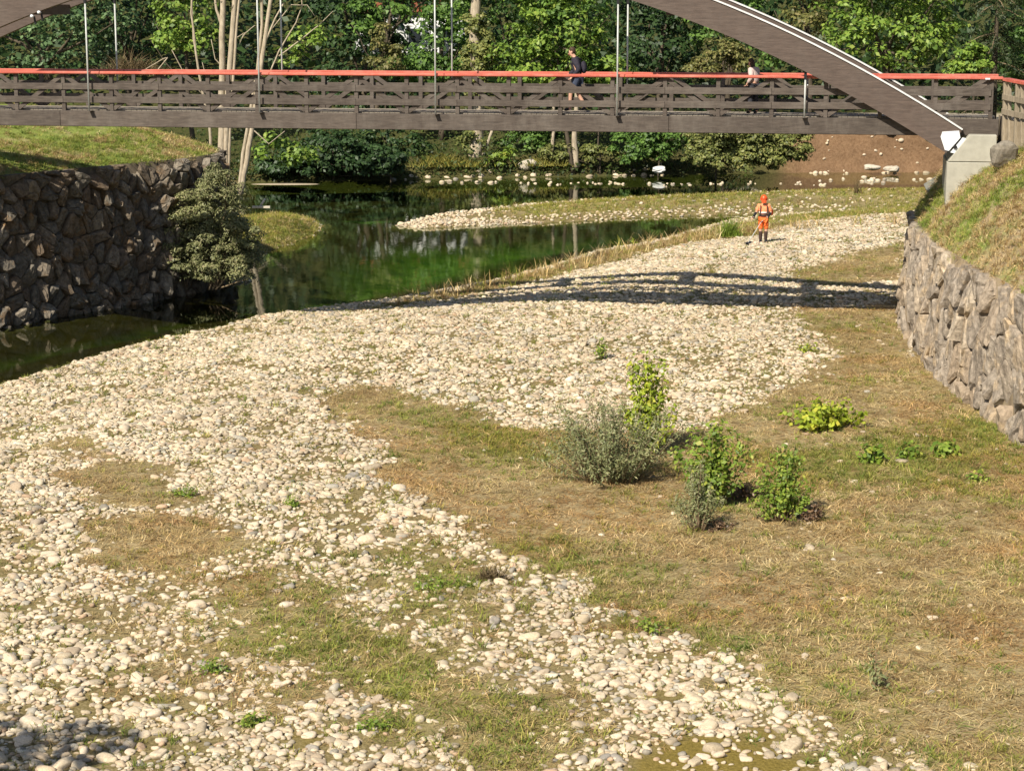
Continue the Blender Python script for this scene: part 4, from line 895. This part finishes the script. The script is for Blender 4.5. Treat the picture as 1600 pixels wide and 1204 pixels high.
# ivy-clad trunk, pale trunks
def stem_tree(name, label, Y, stems, bark, leafspec=None, seed=0, cat='tree', group=None, zbase=None):
    """stems: list of (list of (px,py), r0, r1)"""
    Y += 7 * (Y > 100); p0 = gy(*stems[0][0][0], Y); root = empty(name, tuple(p0), 0, label, cat, group); r = np.random.default_rng(seed)
    for pts, r0, r1 in stems:
        W_ = [gy(a, b, Y + (c[0] if c else 0)) for a, b, *c in pts]; W2 = []
        for a, b in zip(W_[:-1], W_[1:]):
            for q in np.linspace(0, 1, 4)[:-1]: W2.append(a + (b - a) * q)
        W2.append(W_[-1]); n = len(W2); W2 = [w + r.normal(0, r0 * .12, 3) for w in W2]
        MB().tube([tuple(w - p0) for w in W2], list(np.linspace(r0, r1, n)), 8).build('trunk' if r0 > .06 else 'branch', M[bark], root, True)
    if leafspec:
        for nm, ells_px, n, L_, m_, asp in leafspec:
            E_ = []
            for e in ells_px:
                Ye = Y + (e[4] if len(e) > 4 else 0); c = gy(e[0], e[1], Ye); s = ppm(Ye); E_.append((c[0], c[1], c[2], e[2] / s, e[2] / s * .8, e[3] / s))
            P, Nn = crown_points(E_, n, seed + 5, .3); v, f = leaves(P, Nn, np.full(len(P), L_), asp, np.random.default_rng(seed)); obj(nm, mesh(nm, v - p0, f, M[m_]), root)
    return root
stem_tree('ivy_clad_tree', 'pale trunk wrapped in yellow green ivy behind the middle of the bridge', 106.6, [([(738, 268), (748, 205), (746, 120), (743, 40), (745, -120)], .42, .26), ([(735, 262), (758, 235), (770, 200)], .12, .08), ([(762, 100), (776, 85), (772, 62)], .05, .03)], 'bark_pale',
          [('ivy', [(745, 70, 22, 34), (744, 108, 20, 26), (738, 225, 18, 22), (744, 150, 17, 40), (742, 40, 16, 20), (748, 90, 26, 24)], 8000, .18, 'leaf_shrubP', .8), ('crown', [(745, -70, 90, 50)], 1800, .26, 'leaf_mid', .6)], 11, group=G_FAR)
stem_tree('thin_trunk_tree', 'slimmer of the two pale trunks right of the ivy covered trunk', 107.2, [([(862, 240), (865, 205), (866, 120), (868, 40)], .12, .06)], 'bark_pale', [('crown', [(868, 60, 40, 40), (856, 112, 30, 14)], 900, .25, 'leaf_mid', .6)], 12, group=G_FAR)
stem_tree('pale_trunk_tree', 'thicker pale trunk standing at the waterline below the person on the bridge', 105.8, [([(900, 262), (897, 225), (899, 190), (905, 60), (908, 0)], .20, .08), ([(903, 262), (894, 235)], .09, .06)], 'bark_pale', [('crown', [(905, 20, 60, 50), (912, 100, 40, 22)], 1500, .25, 'leaf_mid', .6)], 13, group=G_FAR)
stem_tree('multi_stem_tree', 'clump of straight pale trunks standing behind the left bank', 90, [([(348, 290), (346, 150), (348, 60), (349, -80)], .17, .12), ([(352, 290), (353, 200), (358, 110), (368, 0), (372, -80)], .15, .11), ([(356, 290), (360, 180), (367, 90), (370, 40), (380, -80)], .08, .05), ([(330, 290), (329, 215), (326, 190), (310, 110), (299, 20), (303, -60)], .08, .04), ([(346, 40), (338, 15), (332, -30)], .07, .05), ([(352, 110), (336, 92), (330, 62)], .03, .015), ([(368, 60), (385, 50), (374, 66)], .02, .01)],
          'bark_pale', [('crown', [(350, -70, 70, 40), (300, -50, 40, 30)], 1500, .2, 'leaf_olive', .5)], 14)
stem_tree('leaning_tree', 'pair of pale trunks leaning over the water at the end of the left wall', 98, [([(377, 304), (384, 255), (397, 180), (410, 90), (422, 0), (430, -90)], .15, .09), ([(373, 300), (380, 240), (390, 180), (402, 110), (409, 40), (408, -60)], .10, .07), ([(413, 70), (425, 40), (443, 5)], .06, .035), ([(405, 110), (420, 118), (436, 80), (448, 60), (463, 35), (472, 10), (470, -30)], .05, .025), ([(436, 88), (470, 62), (498, 40), (520, 18)], .04, .015), ([(425, 45), (455, 8), (480, 8), (492, 26)], .03, .012), ([(398, 40), (380, 55), (374, 70)], .025, .01), ([(392, 200), (420, 225), (445, 205)], .035, .015)],
          'bark_pale', [('crown', [(482, 62, 40, 18, 1), (450, 92, 30, 14, 1), (500, 52, 20, 16, 1), (430, -40, 80, 30)], 1500, .22, 'leaf_bright', .6), ('foliage', [(466, 238, 24, 18, 2), (452, 250, 14, 12, 2), (482, 248, 14, 10, 2), (420, 222, 22, 12, 2), (412, 240, 12, 10, 2)], 900, .24, 'leaf_bright', .65)], 15)
stem_tree('bare_sapling', 'thin pale bare stems crossing behind the railing left of the multi stemmed trunks', 99, [([(322, 175), (310, 110), (302, 60), (300, 0)], .045, .025), ([(318, 150), (285, 110), (268, 78)], .035, .015), ([(330, 150), (322, 120), (316, 98)], .03, .015), ([(240, 118), (262, 90), (255, 92), (228, 108)], .03, .02)], 'bark_pale', None, 16, 'sapling')
# bramble thicket of dry twigs, yellow grass mound, brown twigs
def blade_clump(name, label, cat, Y, px, py, hw, hh, n, m_, w=.03, seed=0, lean=.35, thin=True):
    Y += 7 * (Y > 100); c = gy(px, py + hh, Y); s = ppm(Y); r = np.random.default_rng(seed); root = empty(name, tuple(c), 0, label, cat); v, f = [], []
    for i in range(n):
        o = np.array([r.normal(0, .42) * hw / s, r.normal(0, .35) * hw / s * .6, 0]); L = hh / s * r.uniform(.7, 2.1) * max(.35, 1 - abs(o[0]) / (hw / s) * .6); d = np.array([r.normal(0, lean), r.normal(0, lean), 1.]); d /= np.linalg.norm(d); a = r.uniform(0, 3.14); sd = np.array([math.cos(a), math.sin(a), 0]) * w / 2; p = o.copy(); b = len(v)
        for q in range(4):
            ww = (1, .9, .6, .1)[q]; v += [p - sd * ww, p + sd * ww]; p = p + d * L / 3; d = d + np.array([d[0] * .5, d[1] * .5, -.22]); d /= np.linalg.norm(d)
        f += [(b + 2 * q, b + 2 * q + 1, b + 2 * q + 3, b + 2 * q + 2) for q in range(3)]
    obj('blades', mesh('blades', v, f, M[m_]), root); return root
M['twigleaf'] = leafmat('dry bramble stems', (.09, .065, .035), (.22, .165, .09), None, .1, .1)
blade_clump('bramble_thicket', 'dry brown bramble thicket behind the left part of the railing', 'bramble', 104, 205, 92, 62, 26, 900, 'twigleaf', .045, 3, .6)
blade_clump('grass_mound', 'mound of yellow green grass at the foot of the ivy covered trunk', 'grass clump', 105.4, 690, 246, 66, 13, 2600, 'grass_yellow', .05, 4, .5)
blade_clump('bank_weeds', 'brownish weeds hanging over the waterline left of the thicker pale trunk', 'weeds', 106, 845, 248, 60, 10, 900, 'grass_yellow', .04, 5, .6)
blade_clump('reed_clump', 'bright green reed clump beside the worker in orange', 'reeds', float(ghit(1140, 372)[1]), 1140, 348, 19, 22, 260, 'reed', .03, 6, .28)
blade_clump('dry_reed', 'tall dry weed stalk at the water edge below the wide overhanging bush', 'weeds', 90, 1340, 284, 9, 18, 40, 'twigleaf', .03, 8, .2)
blade_clump('dry_weeds', 'dry weed stalks standing at the bend of the near shore', 'weeds', float(ghit(935, 408)[1]), 935, 390, 14, 14, 70, 'twigleaf', .02, 9, .25)

# ------------------------------------------------------------------ bushes and saplings on the dry bed
def bush(name, label, base_px, hw, h, nst, lv, L, asp, m_, seed, spread=.8, low=.1, cat='bush', group=None, stemm='twig', rst=.012, bare=0., tops=None):
    b = ghit(*base_px); s = F / (b[1] * ct + CAM_H * st); H = h / s; W = hw / s; r = np.random.default_rng(seed); root = empty(name, tuple(b), 0, label, cat, group); P, Nn = [], []
    for i in range(nst):
        a = r.uniform(0, 6.28); rad = W * r.random() ** .7 * r.choice([.75, 1., 1.15]); ln = H * r.uniform(.38, 1.08) * (1 - .30 * min(1, rad / W) ** 2); foot = np.array([math.cos(a) * rad * .35 * spread, math.sin(a) * rad * .35 * spread, 0]); tip = np.array([math.cos(a) * rad, math.sin(a) * rad * .8, ln]) + r.normal(0, .03, 3)
        mid = (foot + tip) / 2 + np.array([math.cos(a), math.sin(a), 0]) * -.06 * W + r.normal(0, .03 * H, 3); t = np.linspace(0, 1, 7)[:, None]; C = foot * (1 - t) ** 2 + 2 * mid * t * (1 - t) + tip * t ** 2
        MB().tube([tuple(c) for c in C], list(np.linspace(rst, rst * .3, 7)), 5).build('stem', M[stemm], root, True)
        q = np.clip(low + (1 - low) * r.random((lv, 1)) ** .8, 0, 1); pt = foot * (1 - q) ** 2 + 2 * mid * q * (1 - q) + tip * q ** 2; d = r.normal(0, 1, (lv, 3)); d /= np.linalg.norm(d, axis=1, keepdims=True); P.append(pt + d * L * r.uniform(.3, 1.7, (lv, 1))); Nn.append(d * .7 + np.array([-.1, -.25, .6]) + r.normal(0, .3, (lv, 3)))
    v, f = leaves(np.concatenate(P), np.concatenate(Nn), np.full(nst * lv, L), asp, r); v[:, 2] = np.maximum(v[:, 2], .01); obj('foliage', mesh('foliage', v, f, M[m_]), root); return root
GB = 'bushes growing on the dry river bed'
bush('willow_bush', 'rounded grey green willow bush, widest of the bushes on the brown grass', (955, 750), 122, 138, 120, 85, .08, .26, 'leaf_willow', 21, 1., .15, group=GB)
bush('sapling', 'tall yellow green sapling rising behind the willow bush', (1013, 708), 44, 170, 24, 92, .10, .62, 'leaf_yellow', 22, .6, .12, 'sapling', GB)
bush('leafy_bush', 'green broad leaved bush in the middle of the clump', (1112, 788), 66, 138, 32, 74, .10, .6, 'leaf_sap', 23, .8, .12, group=GB)
bush('willow_sprout', 'feathery grey green sprout nearest the camera in the clump', (1092, 828), 50, 108, 36, 75, .065, .26, 'leaf_willow', 24, .6, .3, group=GB)
bush('leafy_bush', 'separate upright light green bush right of the clump', (1222, 814), 52, 124, 26, 85, .08, .55, 'leaf_sap', 25, .6, .18, group=GB)
bush('withered_plant', 'withered brown plant in shade beside the clump foot', (1165, 780), 24, 28, 14, 22, .07, .5, 'leaf_dead', 26, 1., .1, 'plant')
bush('withered_plant', 'dark withered plant beside the upright light green bush', (1268, 815), 22, 30, 14, 22, .07, .5, 'leaf_dead', 27, 1., .1, 'plant')
bush('withered_plant', 'dark dead stubble at the foot of the feathery sprout', (1122, 828), 26, 14, 12, 20, .06, .5, 'leaf_dead', 28, 1.2, .0, 'plant')
bush('bramble_patch', 'yellow green bramble patch nearest the right wall turn', (1290, 670), 66, 44, 44, 26, .12, .8, 'leaf_yellow', 29, 1.6, .2, 'plant')
bush('weed_patch', 'dark green leafy weed left in the row before the right wall', (1366, 722), 22, 26, 12, 16, .12, .7, 'leaf_sap', 30, 1.6, .2, 'plant')
bush('weed_patch', 'green leafy weed in the middle of the row before the right wall', (1416, 716), 18, 22, 10, 16, .11, .7, 'leaf_sap', 31, 1.6, .2, 'plant')
bush('weed_patch', 'green leafy weed at the right end of the row before the right wall', (1474, 712), 20, 24, 10, 16, .12, .7, 'leaf_sap', 32, 1.6, .2, 'plant')
bush('small_sprig', 'small dark sprig standing alone on the pale gravel', (941, 562), 14, 42, 7, 18, .10, .5, 'leaf_sap', 33, .5, .1, 'plant')
bush('small_sprig', 'small green sprig at the gravel edge below the bridge shadow', (1256, 550), 18, 14, 8, 14, .09, .6, 'leaf_yellow', 34, 1.2, .1, 'plant')
bush('thistle', 'grey green thistle standing in the brown grass near the lower right', (1366, 1076), 20, 70, 5, 26, .085, .3, 'leaf_willow', 35, .5, .15, 'plant')
bush('small_weed', 'low green weed in the brown grass right of the weed row', (1530, 752), 16, 14, 8, 12, .09, .6, 'leaf_sap', 36, 1.4, .1, 'plant')
bush('yellow_flower', 'small yellow flowering stalk on the near shore', (989, 388), 5, 22, 3, 12, .07, .7, 'leaf_yellow', 37, .5, .5, 'flower')
for i, (a, b, w_, h_, lb) in enumerate([(290, 775, 22, 16, 'low green weed beside the upper left grass patch'), (455, 792, 9, 12, 'single low green weed on the mid left gravel'), (330, 1050, 26, 18, 'green tuft of weeds on the lower left gravel'), (395, 1132, 24, 18, 'green tuft of weeds near the bottom left'), (690, 918, 44, 16, 'low green weeds at the middle gravel edge'), (590, 1138, 30, 16, 'green weeds left of the lower middle grass'), (1015, 985, 40, 18, 'green weeds at the edge of the stony strip')]):
    bush('weed', lb, (a, b), w_, h_, 22, 12, .07, .35, 'leaf_sap', 50 + i, 2., .0, 'weed', 'weeds between the stones', rst=.006)
blade_clump('dead_brush', 'dead brown brush heap on the gravel edge', 'brush heap', float(gz(765, 905)[1]), 765, 888, 30, 17, 260, 'twigleaf', .02, 12, .6)
blade_clump('dry_stubble', 'pale dry stubble at the foot of the upright light green bush', 'stubble', float(gz(1240, 822)[1]), 1240, 806, 14, 16, 40, 'twigleaf', .016, 13, .25)
# bush at the foot of the left wall: leans over the water
def wall_bush():
    c = gy(338, 440, 65.2); root = empty('willow_bush', tuple(c), 0, 'olive willow bush growing at the foot of the dark left wall', 'bush'); r = np.random.default_rng(41); s = ppm(65.2); E_ = []
    for px, py, hw, hh in ((318, 372, 80, 56), (334, 312, 46, 40), (374, 378, 40, 54), (276, 388, 38, 42), (335, 414, 78, 28), (336, 292, 30, 26), (338, 272, 14, 16), (300, 330, 30, 30), (372, 412, 36, 30)): q = gy(px, py, 65.2 + r.uniform(-.4, .4)); E_.append((*q, hw / s, hw / s * .8, hh / s))
    P, Nn = crown_points(E_, 36000, 42, .24, .3); v, f = leaves(P, Nn, np.full(len(P), .115), .34, r); obj('foliage', mesh('foliage', v - c, f, M['leaf_willowdark']), root)
    for i in range(16):
        q = P[r.integers(len(P))]; mb = MB(); limb(mb, (r.normal(0, .15), r.normal(0, .15), -.25), q - c, .035, .008, 300 + i, .06, 6, 5); mb.build('stem', M['twig'], root, True)
M['leaf_willowdark'] = leafmat('olive willow leaves', (.14, .16, .065), (.32, .33, .15), (.38, .34, .20), .3)
wall_bush()
M['sand'] = simple('wet sand', (.3, .24, .16), (.42, .35, .25), 5, .9)
# driftwood by the leaning trunks
p = gy(408, 319, 92); d1 = MB().box(-.42, .42, -.08, .08, -.05, .05).build('driftwood_board', M['drift'], None, bevel=.01); d1.location = (p[0], 92, WL + .30); tag(d1, 'pale board lying at the water below the leaning trunks', 'board')
p = gy(410, 312, 92.3); d2 = MB().tube([(-.1, 0, 0), (0, 0, .16), (.13, .02, .36)], [.06, .055, .045], 7).build('driftwood_log', M['drift'], None, True); d2.location = (p[0], 92.3, WL + .30); tag(d2, 'short pale stump sticking up behind the board at the water', 'driftwood')
sb = gy(446, 281, 107.5); sand = MB().ball((0, 0, 0), (2.0, .5, .045), 16, 6).build('sand_spit', M['sand'], None, True); sand.location = (sb[0], 107.5, WL - .01); tag(sand, kind='structure')
ub = gy(447, 345, 72)

# unseen tree added outside the frame to throw the shade in the lower left corner
tx, ty = -11.6, 15.3; root = empty('broadleaf_tree', (tx, ty, 0), 0, 'unseen tree added outside the frame to shade the lower left corner', 'tree')
mb = MB(); limb(mb, (0, 0, 0), (.2, .2, 6.3), .2, .1, 60, .03, 8); mb.build('trunk', M['bark_dark'], root, True)
P, Nn = crown_points([(.0, .0, 7.0, 2.0, 1.8, 1.5)], 5200, 61, .5, .2); v, f = leaves(P, Nn, np.full(len(P), .26), .6, rng); obj('crown', mesh('crown', v, f, M['leaf_mid']), root)
#PART3

# ------------------------------------------------------------------ people
def skin_mesh(name, chains, mats, sub=2):
    """one continuous surface grown round a skeleton; chains: lists of (point, radius), shared points join"""
    vs, rs, es, key = [], [], [], {}
    for ch in chains:
        last = None
        for p, r_ in ch:
            k = tuple(round(c, 4) for c in p)
            if k not in key: key[k] = len(vs); vs.append(p); rs.append(r_ if hasattr(r_, '__len__') else (r_, r_))
            if last is not None and last != key[k]: es.append((last, key[k]))
            last = key[k]
    me = bpy.data.meshes.new(name); me.from_pydata([tuple(v) for v in vs], es, []); o = bpy.data.objects.new(name, me); COL.objects.link(o)
    m = o.modifiers.new('skin', 'SKIN'); m.use_smooth_shade = True
    for i, r_ in enumerate(rs):
        sv = me.skin_vertices[0].data[i]; sv.radius = r_; sv.use_root = (i == 0)
    s = o.modifiers.new('sub', 'SUBSURF'); s.levels = sub; s.render_levels = sub
    dg = bpy.context.evaluated_depsgraph_get(); me2 = bpy.data.meshes.new_from_object(o.evaluated_get(dg)); bpy.data.objects.remove(o); me2.name = name
    me2.materials.clear()
    for q in mats: me2.materials.append(q)
    me2.polygons.foreach_set('use_smooth', np.ones(len(me2.polygons), bool)); return me2
def hand_chains(w, d, side, R_=.009):
    """five bent fingers and a thumb rooted in the palm; w wrist, d pointing direction, side thumb direction"""
    w, d, side = Vector(w), Vector(d).normalized(), Vector(side).normalized(); up = d.cross(side); palm = w + d * .075; ch = [[(tuple(w), .028), (tuple(palm), (.040, .02))]]
    for i, (o, l) in enumerate(((.030, .07), (.010, .08), (-.010, .075), (-.030, .058))):
        k = palm + side * o + d * .02; a = k + d * l * .5 - up * .012; ch.append([(tuple(palm), (.040, .02)), (tuple(k), R_), (tuple(a), R_), (tuple(a + d * l * .32 - up * l * .5), R_ * .8)])
    t = w + d * .03 + side * .03; ch.append([(tuple(w), .028), (tuple(t), .011), (tuple(t + side * .025 + d * .035), .010), (tuple(t + side * .025 + d * .065 - up * .01), .008)])
    return ch
def person(loc, rz, label, J, cloth, sc=1., face=True):
    """J: joints, x to the person's left, y backwards (the face looks to -y), z up"""
    root = empty('person', loc, rz, label, 'person'); root.scale = (sc, sc, sc); g = lambda k: tuple(J[k])
    ch = [[(g('pelvis'), (.15, .115)), (g('spine'), (.135, .10)), (g('chest'), (.165, .115)), (g('neckb'), (.075, .07)), (g('neck'), (.056, .058)), (g('jaw'), (.068, .080)), (g('head'), (.080, .098)), (g('crown'), (.058, .07))]]
    for s in 'lr':
        ch.append([(g('chest'), (.165, .115)), (g('sh_' + s), .062), (g('el_' + s), .044), (g('wr_' + s), .030)])
        ch.append([(g('pelvis'), (.15, .115)), (g('hip_' + s), .095), (g('kn_' + s), .062), (g('an_' + s), .040), (g('toe_' + s), (.04, .03))])
        ch += hand_chains(g('wr_' + s), J['hd_' + s], J['th_' + s])
    obj('body', skin_mesh('body', ch, [M['skin']]), root)
    for nm, chains, m_ in cloth: obj(nm, skin_mesh(nm, chains, [M[m_]]), root)
    if face:
        h = Vector(J['head']); f = Vector(J['look']).normalized(); s_ = f.cross(Vector((0, 0, 1))).normalized(); u = s_.cross(f); mb = MB(); e = MB()
        for q in (-1, 1):
            e.ball(tuple(h + f * .088 + s_ * .032 * q - u * .01), .012, 8, 5); mb.ball(tuple(h + s_ * .085 * q - u * .02 - f * .01), (.014, .024, .032), 8, 6)
        mb.prism([(0, 0)] * 0 or [(-.014, -.05), (.014, -.05), (.006, .0), (-.006, .0)], 0, 0.001) if False else None
        mb.ball(tuple(h + f * .102 - u * .035), (.014, .014, .022), 8, 6); obj_ = mb.build('ears_and_nose', M['skin'], root, True); e.build('eyes', M['black'], root, True)
        MB().ball(tuple(h + f * .088 - u * .072), (.022, .022, .007), 8, 5).build('mouth', M['red'], root, True)
    return root
def ch(J, *kr): return [(tuple(J[k]), r_) for k, r_ in kr]
# worker in orange, facing the camera
J = dict(pelvis=(0, 0, .95), spine=(0, 0, 1.15), chest=(0, -.01, 1.36), neckb=(0, 0, 1.48), neck=(0, -.015, 1.53), jaw=(0, -.04, 1.60), head=(0, -.035, 1.67), crown=(0, -.02, 1.75), look=(0, -1, -.15),
         sh_l=(.185, 0, 1.42), el_l=(.275, .0, 1.17), wr_l=(.16, -.22, 1.02), hd_l=(-.5, -.7, -.2), th_l=(-.3, .3, .9), sh_r=(-.185, 0, 1.42), el_r=(-.265, -.02, 1.19), wr_r=(-.38, -.20, 1.02), hd_r=(-.5, -.6, -.5), th_r=(.5, -.5, .5),
         hip_l=(.095, 0, .90), kn_l=(.105, -.03, .50), an_l=(.10, .02, .09), toe_l=(.13, -.14, .04), hip_r=(-.095, 0, .90), kn_r=(-.10, -.04, .50), an_r=(-.09, .01, .09), toe_r=(-.12, -.15, .04))
cl = [('work_shirt', [ch(J, ('pelvis', (.165, .13)), ('spine', (.165, .125)), ('chest', (.195, .14)), ('neckb', (.085, .08))), ch(J, ('chest', (.195, .14)), ('sh_l', .083), ('el_l', .066)), ch(J, ('chest', (.195, .14)), ('sh_r', .083), ('el_r', .066))], 'hivis'),
      ('trousers', [ch(J, ('pelvis', (.172, .135)), ('hip_l', .122), ('kn_l', .092)), ch(J, ('pelvis', (.172, .135)), ('hip_r', .122), ('kn_r', .092))], 'orange')]
for s in 'lr':
    cl.append(('gaiter', [ch(J, ('kn_' + s, .086), ('an_' + s, .062))], 'brownleg')); a = J['an_' + s]; t = J['toe_' + s]
    cl.append(('boot', [[((a[0], a[1], .16), .058), (a, .058), ((t[0], t[1], .045), (.052, .042))]], 'shoe')); e, w = Vector(J['el_' + s]), Vector(J['wr_' + s]); cl.append(('glove', [[(tuple(e.lerp(w, .12)), .058), (tuple(e.lerp(w, .95)), .046), (tuple(w + Vector(J['hd_' + s]).normalized() * .07), (.048, .032))]], 'black'))
p = ghit(1192, 380); worker = person(tuple(p), R(-4), 'worker in orange helmet and orange work clothes standing on the gravel bar', J, cl)
hm = MB(); hc = (0, -.03, 1.70); pr = [(.0, .135), (.06, .128), (.10, .10), (.125, .055), (.137, .012), (.137, 0)]
def dome(mb, c, rx, ry, rz_, seg=16, rings=6):
    b = len(mb.v)
    for i in range(rings + 1):
        a = math.pi / 2 * i / rings
        for k in range(seg): q = 2 * math.pi * k / seg; mb.v.append((c[0] + rx * math.cos(a) * math.cos(q), c[1] + ry * math.cos(a) * math.sin(q), c[2] + rz_ * math.sin(a)))
    for i in range(rings):
        for k in range(seg): mb.f.append((b + i * seg + k, b + i * seg + (k + 1) % seg, b + (i + 1) * seg + (k + 1) % seg, b + (i + 1) * seg + k))
dome(hm, hc, .125, .145, .125); hm.tube([(0, -.03, 1.698), (0, -.03, 1.706)], [.15, .14], 18); hm.add([(-.09, -.15, 1.70), (.09, -.15, 1.70), (.07, -.225, 1.685), (-.07, -.225, 1.685), (-.09, -.15, 1.71), (.09, -.15, 1.71), (.07, -.225, 1.693), (-.07, -.225, 1.693)], [(3, 2, 1, 0), (4, 5, 6, 7), (0, 1, 5, 4), (1, 2, 6, 5), (2, 3, 7, 6), (3, 0, 4, 7)])
helmet = hm.build('helmet', M['helmet'], worker, True)
for s in (-1, 1): MB().tube([(s * .095, -.02, 1.645), (s * .135, -.02, 1.645)], [.05, .042], 10).build('ear_muff', M['helmet'], helmet, True)
MB().add([(-.10, -.165, 1.70), (-.05, -.20, 1.70), (.05, -.20, 1.70), (.10, -.165, 1.70), (-.09, -.17, 1.53), (-.045, -.20, 1.53), (.045, -.20, 1.53), (.09, -.17, 1.53)], [(0, 1, 5, 4), (1, 2, 6, 5), (2, 3, 7, 6)]).build('visor', simple('orange visor mesh', (.55, .07, .02), (.7, .12, .04), 60, .5), helmet)
MB().tube([(0, 0, 1.02), (0, 0, 1.10)], [.178, .176], 18).build('harness_belt', M['brownleg'], worker, True).scale = (1, .8, 1)
MB().tube([(0, -.005, 1.135), (0, -.005, 1.185)], [.178, .182], 18).build('reflective_band', M['reflect'], worker, True).scale = (1, .8, 1)
for s in (-1, 1): MB().bar((s * .12, -.13, 1.44), (s * .13, -.145, 1.09), .04, .012, (0, 1, 0)).build('harness_strap', M['brownleg'], worker)
bc = empty('brush_cutter', tuple(p), R(-4), 'brush cutter slung at the hip of the worker in orange', 'brush cutter')
MB().tube([(.28, .42, 1.12), (-.10, -.28, .82), (-.62, -.98, .10)], .014, 8).build('shaft', M['steel'], bc, True)
MB().box(.20, .38, .36, .58, 1.02, 1.24).build('engine', M['helmet'], bc, bevel=.03)
MB().tube([(-.10, -.28, .82), (-.28, -.28, .94), (-.43, -.30, 1.0)], .013, 8).build('handle_bar', M['black'], bc, True); MB().tube([(-.10, -.28, .82), (.06, -.30, .90), (.10, -.30, 1.0)], .013, 8).build('handle_bar', M['black'], bc, True)
MB().tube([(-.62, -.98, .13), (-.64, -1.0, .06)], [.05, .075], 12).build('cutter_head', M['black'], bc, True)
MB().add([(-.52, -.82, .17), (-.42, -.92, .13), (-.60, -1.12, .10), (-.74, -.96, .12), (-.52, -.82, .18), (-.42, -.92, .14), (-.60, -1.12, .11), (-.74, -.96, .13)], [(3, 2, 1, 0), (4, 5, 6, 7), (0, 1, 5, 4), (1, 2, 6, 5), (2, 3, 7, 6), (3, 0, 4, 7)]).build('guard', M['black'], bc)
# walker in the dark jacket: local -y is the walking direction (to the left along the deck)
J = dict(pelvis=(0, .02, .93), spine=(0, .02, 1.13), chest=(0, -.02, 1.34), neckb=(0, -.06, 1.45), neck=(0, -.085, 1.49), jaw=(0, -.14, 1.545), head=(0, -.145, 1.62), crown=(0, -.12, 1.70), look=(0, -1, -.35),
         sh_l=(.175, -.03, 1.39), el_l=(.23, .10, 1.14), wr_l=(.22, -.07, .98), hd_l=(0, -.6, -.8), th_l=(-.7, -.5, 0), sh_r=(-.175, -.03, 1.39), el_r=(-.22, -.04, 1.12), wr_r=(-.19, -.26, .99), hd_r=(0, -.8, -.5), th_r=(.7, -.2, .3),
         hip_l=(.09, .02, .88), kn_l=(.09, -.15, .50), an_l=(.09, -.17, .09), toe_l=(.09, -.33, .05), hip_r=(-.09, .02, .88), kn_r=(-.09, .02, .48), an_r=(-.09, .25, .13), toe_r=(-.09, .12, .05))
def walker(J, loc, rz, label, top, leg, sc, shorts, hairlong):
    cl = [('jacket', [ch(J, ('pelvis', (.165, .135)), ('spine', (.165, .135)), ('chest', (.19, .14)), ('neckb', (.08, .078))), ch(J, ('chest', (.19, .14)), ('sh_l', .10), ('el_l', .078), ('wr_l', .054)), ch(J, ('chest', (.19, .14)), ('sh_r', .10), ('el_r', .078), ('wr_r', .054))], top),
          ('shorts' if shorts else 'trousers', [ch(J, ('pelvis', (.155, .13)), ('hip_l', .112), ('kn_l', .086), *((() if shorts else (('an_l', .06),)))), ch(J, ('pelvis', (.155, .13)), ('hip_r', .112), ('kn_r', .086), *((() if shorts else (('an_r', .06),))))], leg)]
    for s in 'lr':
        a = J['an_' + s]; t = J['toe_' + s]; cl.append(('shoe', [[(a, .05), ((t[0], t[1], max(.04, t[2] - .005)), (.05, .038))]], 'shoe'))
    w = person(loc, rz, label, J, cl, sc); h = Vector(J['head']); hb = [(tuple(h + Vector((0, .02, .065))), (.105, .10)), (tuple(h + Vector((0, .05, .0))), (.10, .088))]
    if hairlong: hb += [(tuple(h + Vector((0, .085, -.12))), (.10, .06)), (tuple(h + Vector((0, .10, -.26))), (.085, .045))]
    else: hb += [(tuple(h + Vector((0, .055, -.07))), (.06, .05))]
    obj('hair', skin_mesh('hair', [[(tuple(h + Vector((0, -.06, .085))), (.085, .05)), *hb]], [M['hair']]), w); return w
n1 = br(901, 150, .95); w1 = bw(n1[0], .95, ZD); walker(J, w1, -AL - R(90), 'person in dark jacket and shorts walking across the footbridge with a backpack', 'jacket', 'shorts', 1., True, False)
bp_ = MB(); bpk = empty('backpack', w1, -AL - R(90), 'dark backpack on the back of the person walking on the bridge', 'backpack')
obj('bag', skin_mesh('bag', [[((0, .19, 1.02), (.13, .08)), ((0, .20, 1.18), (.145, .095)), ((0, .17, 1.38), (.11, .07))]], [M['jacket']]), bpk)
for s in (-1, 1): MB().tube([(s * .09, .13, 1.40), (s * .11, -.02, 1.475), (s * .12, -.155, 1.36), (s * .12, -.13, 1.15), (s * .11, .12, 1.05)], .018, 6).build('strap', M['black'], bpk, True)
J2 = dict(J); J2.update(kn_l=(.09, -.07, .49), an_l=(.09, -.06, .09), toe_l=(.09, -.21, .05), an_r=(-.09, .08, .09), toe_r=(-.09, -.06, .05), kn_r=(-.09, .0, .49), el_l=(.23, .04, 1.13), wr_l=(.22, -.10, .98))
n2 = br(1178, 150, .58); walker(J2, bw(n2[0], .58, ZD), -AL - R(120), 'smaller person with long brown hair and pale pink top on the footbridge', 'pinkcloth', 'darkcloth', .84, False, True)
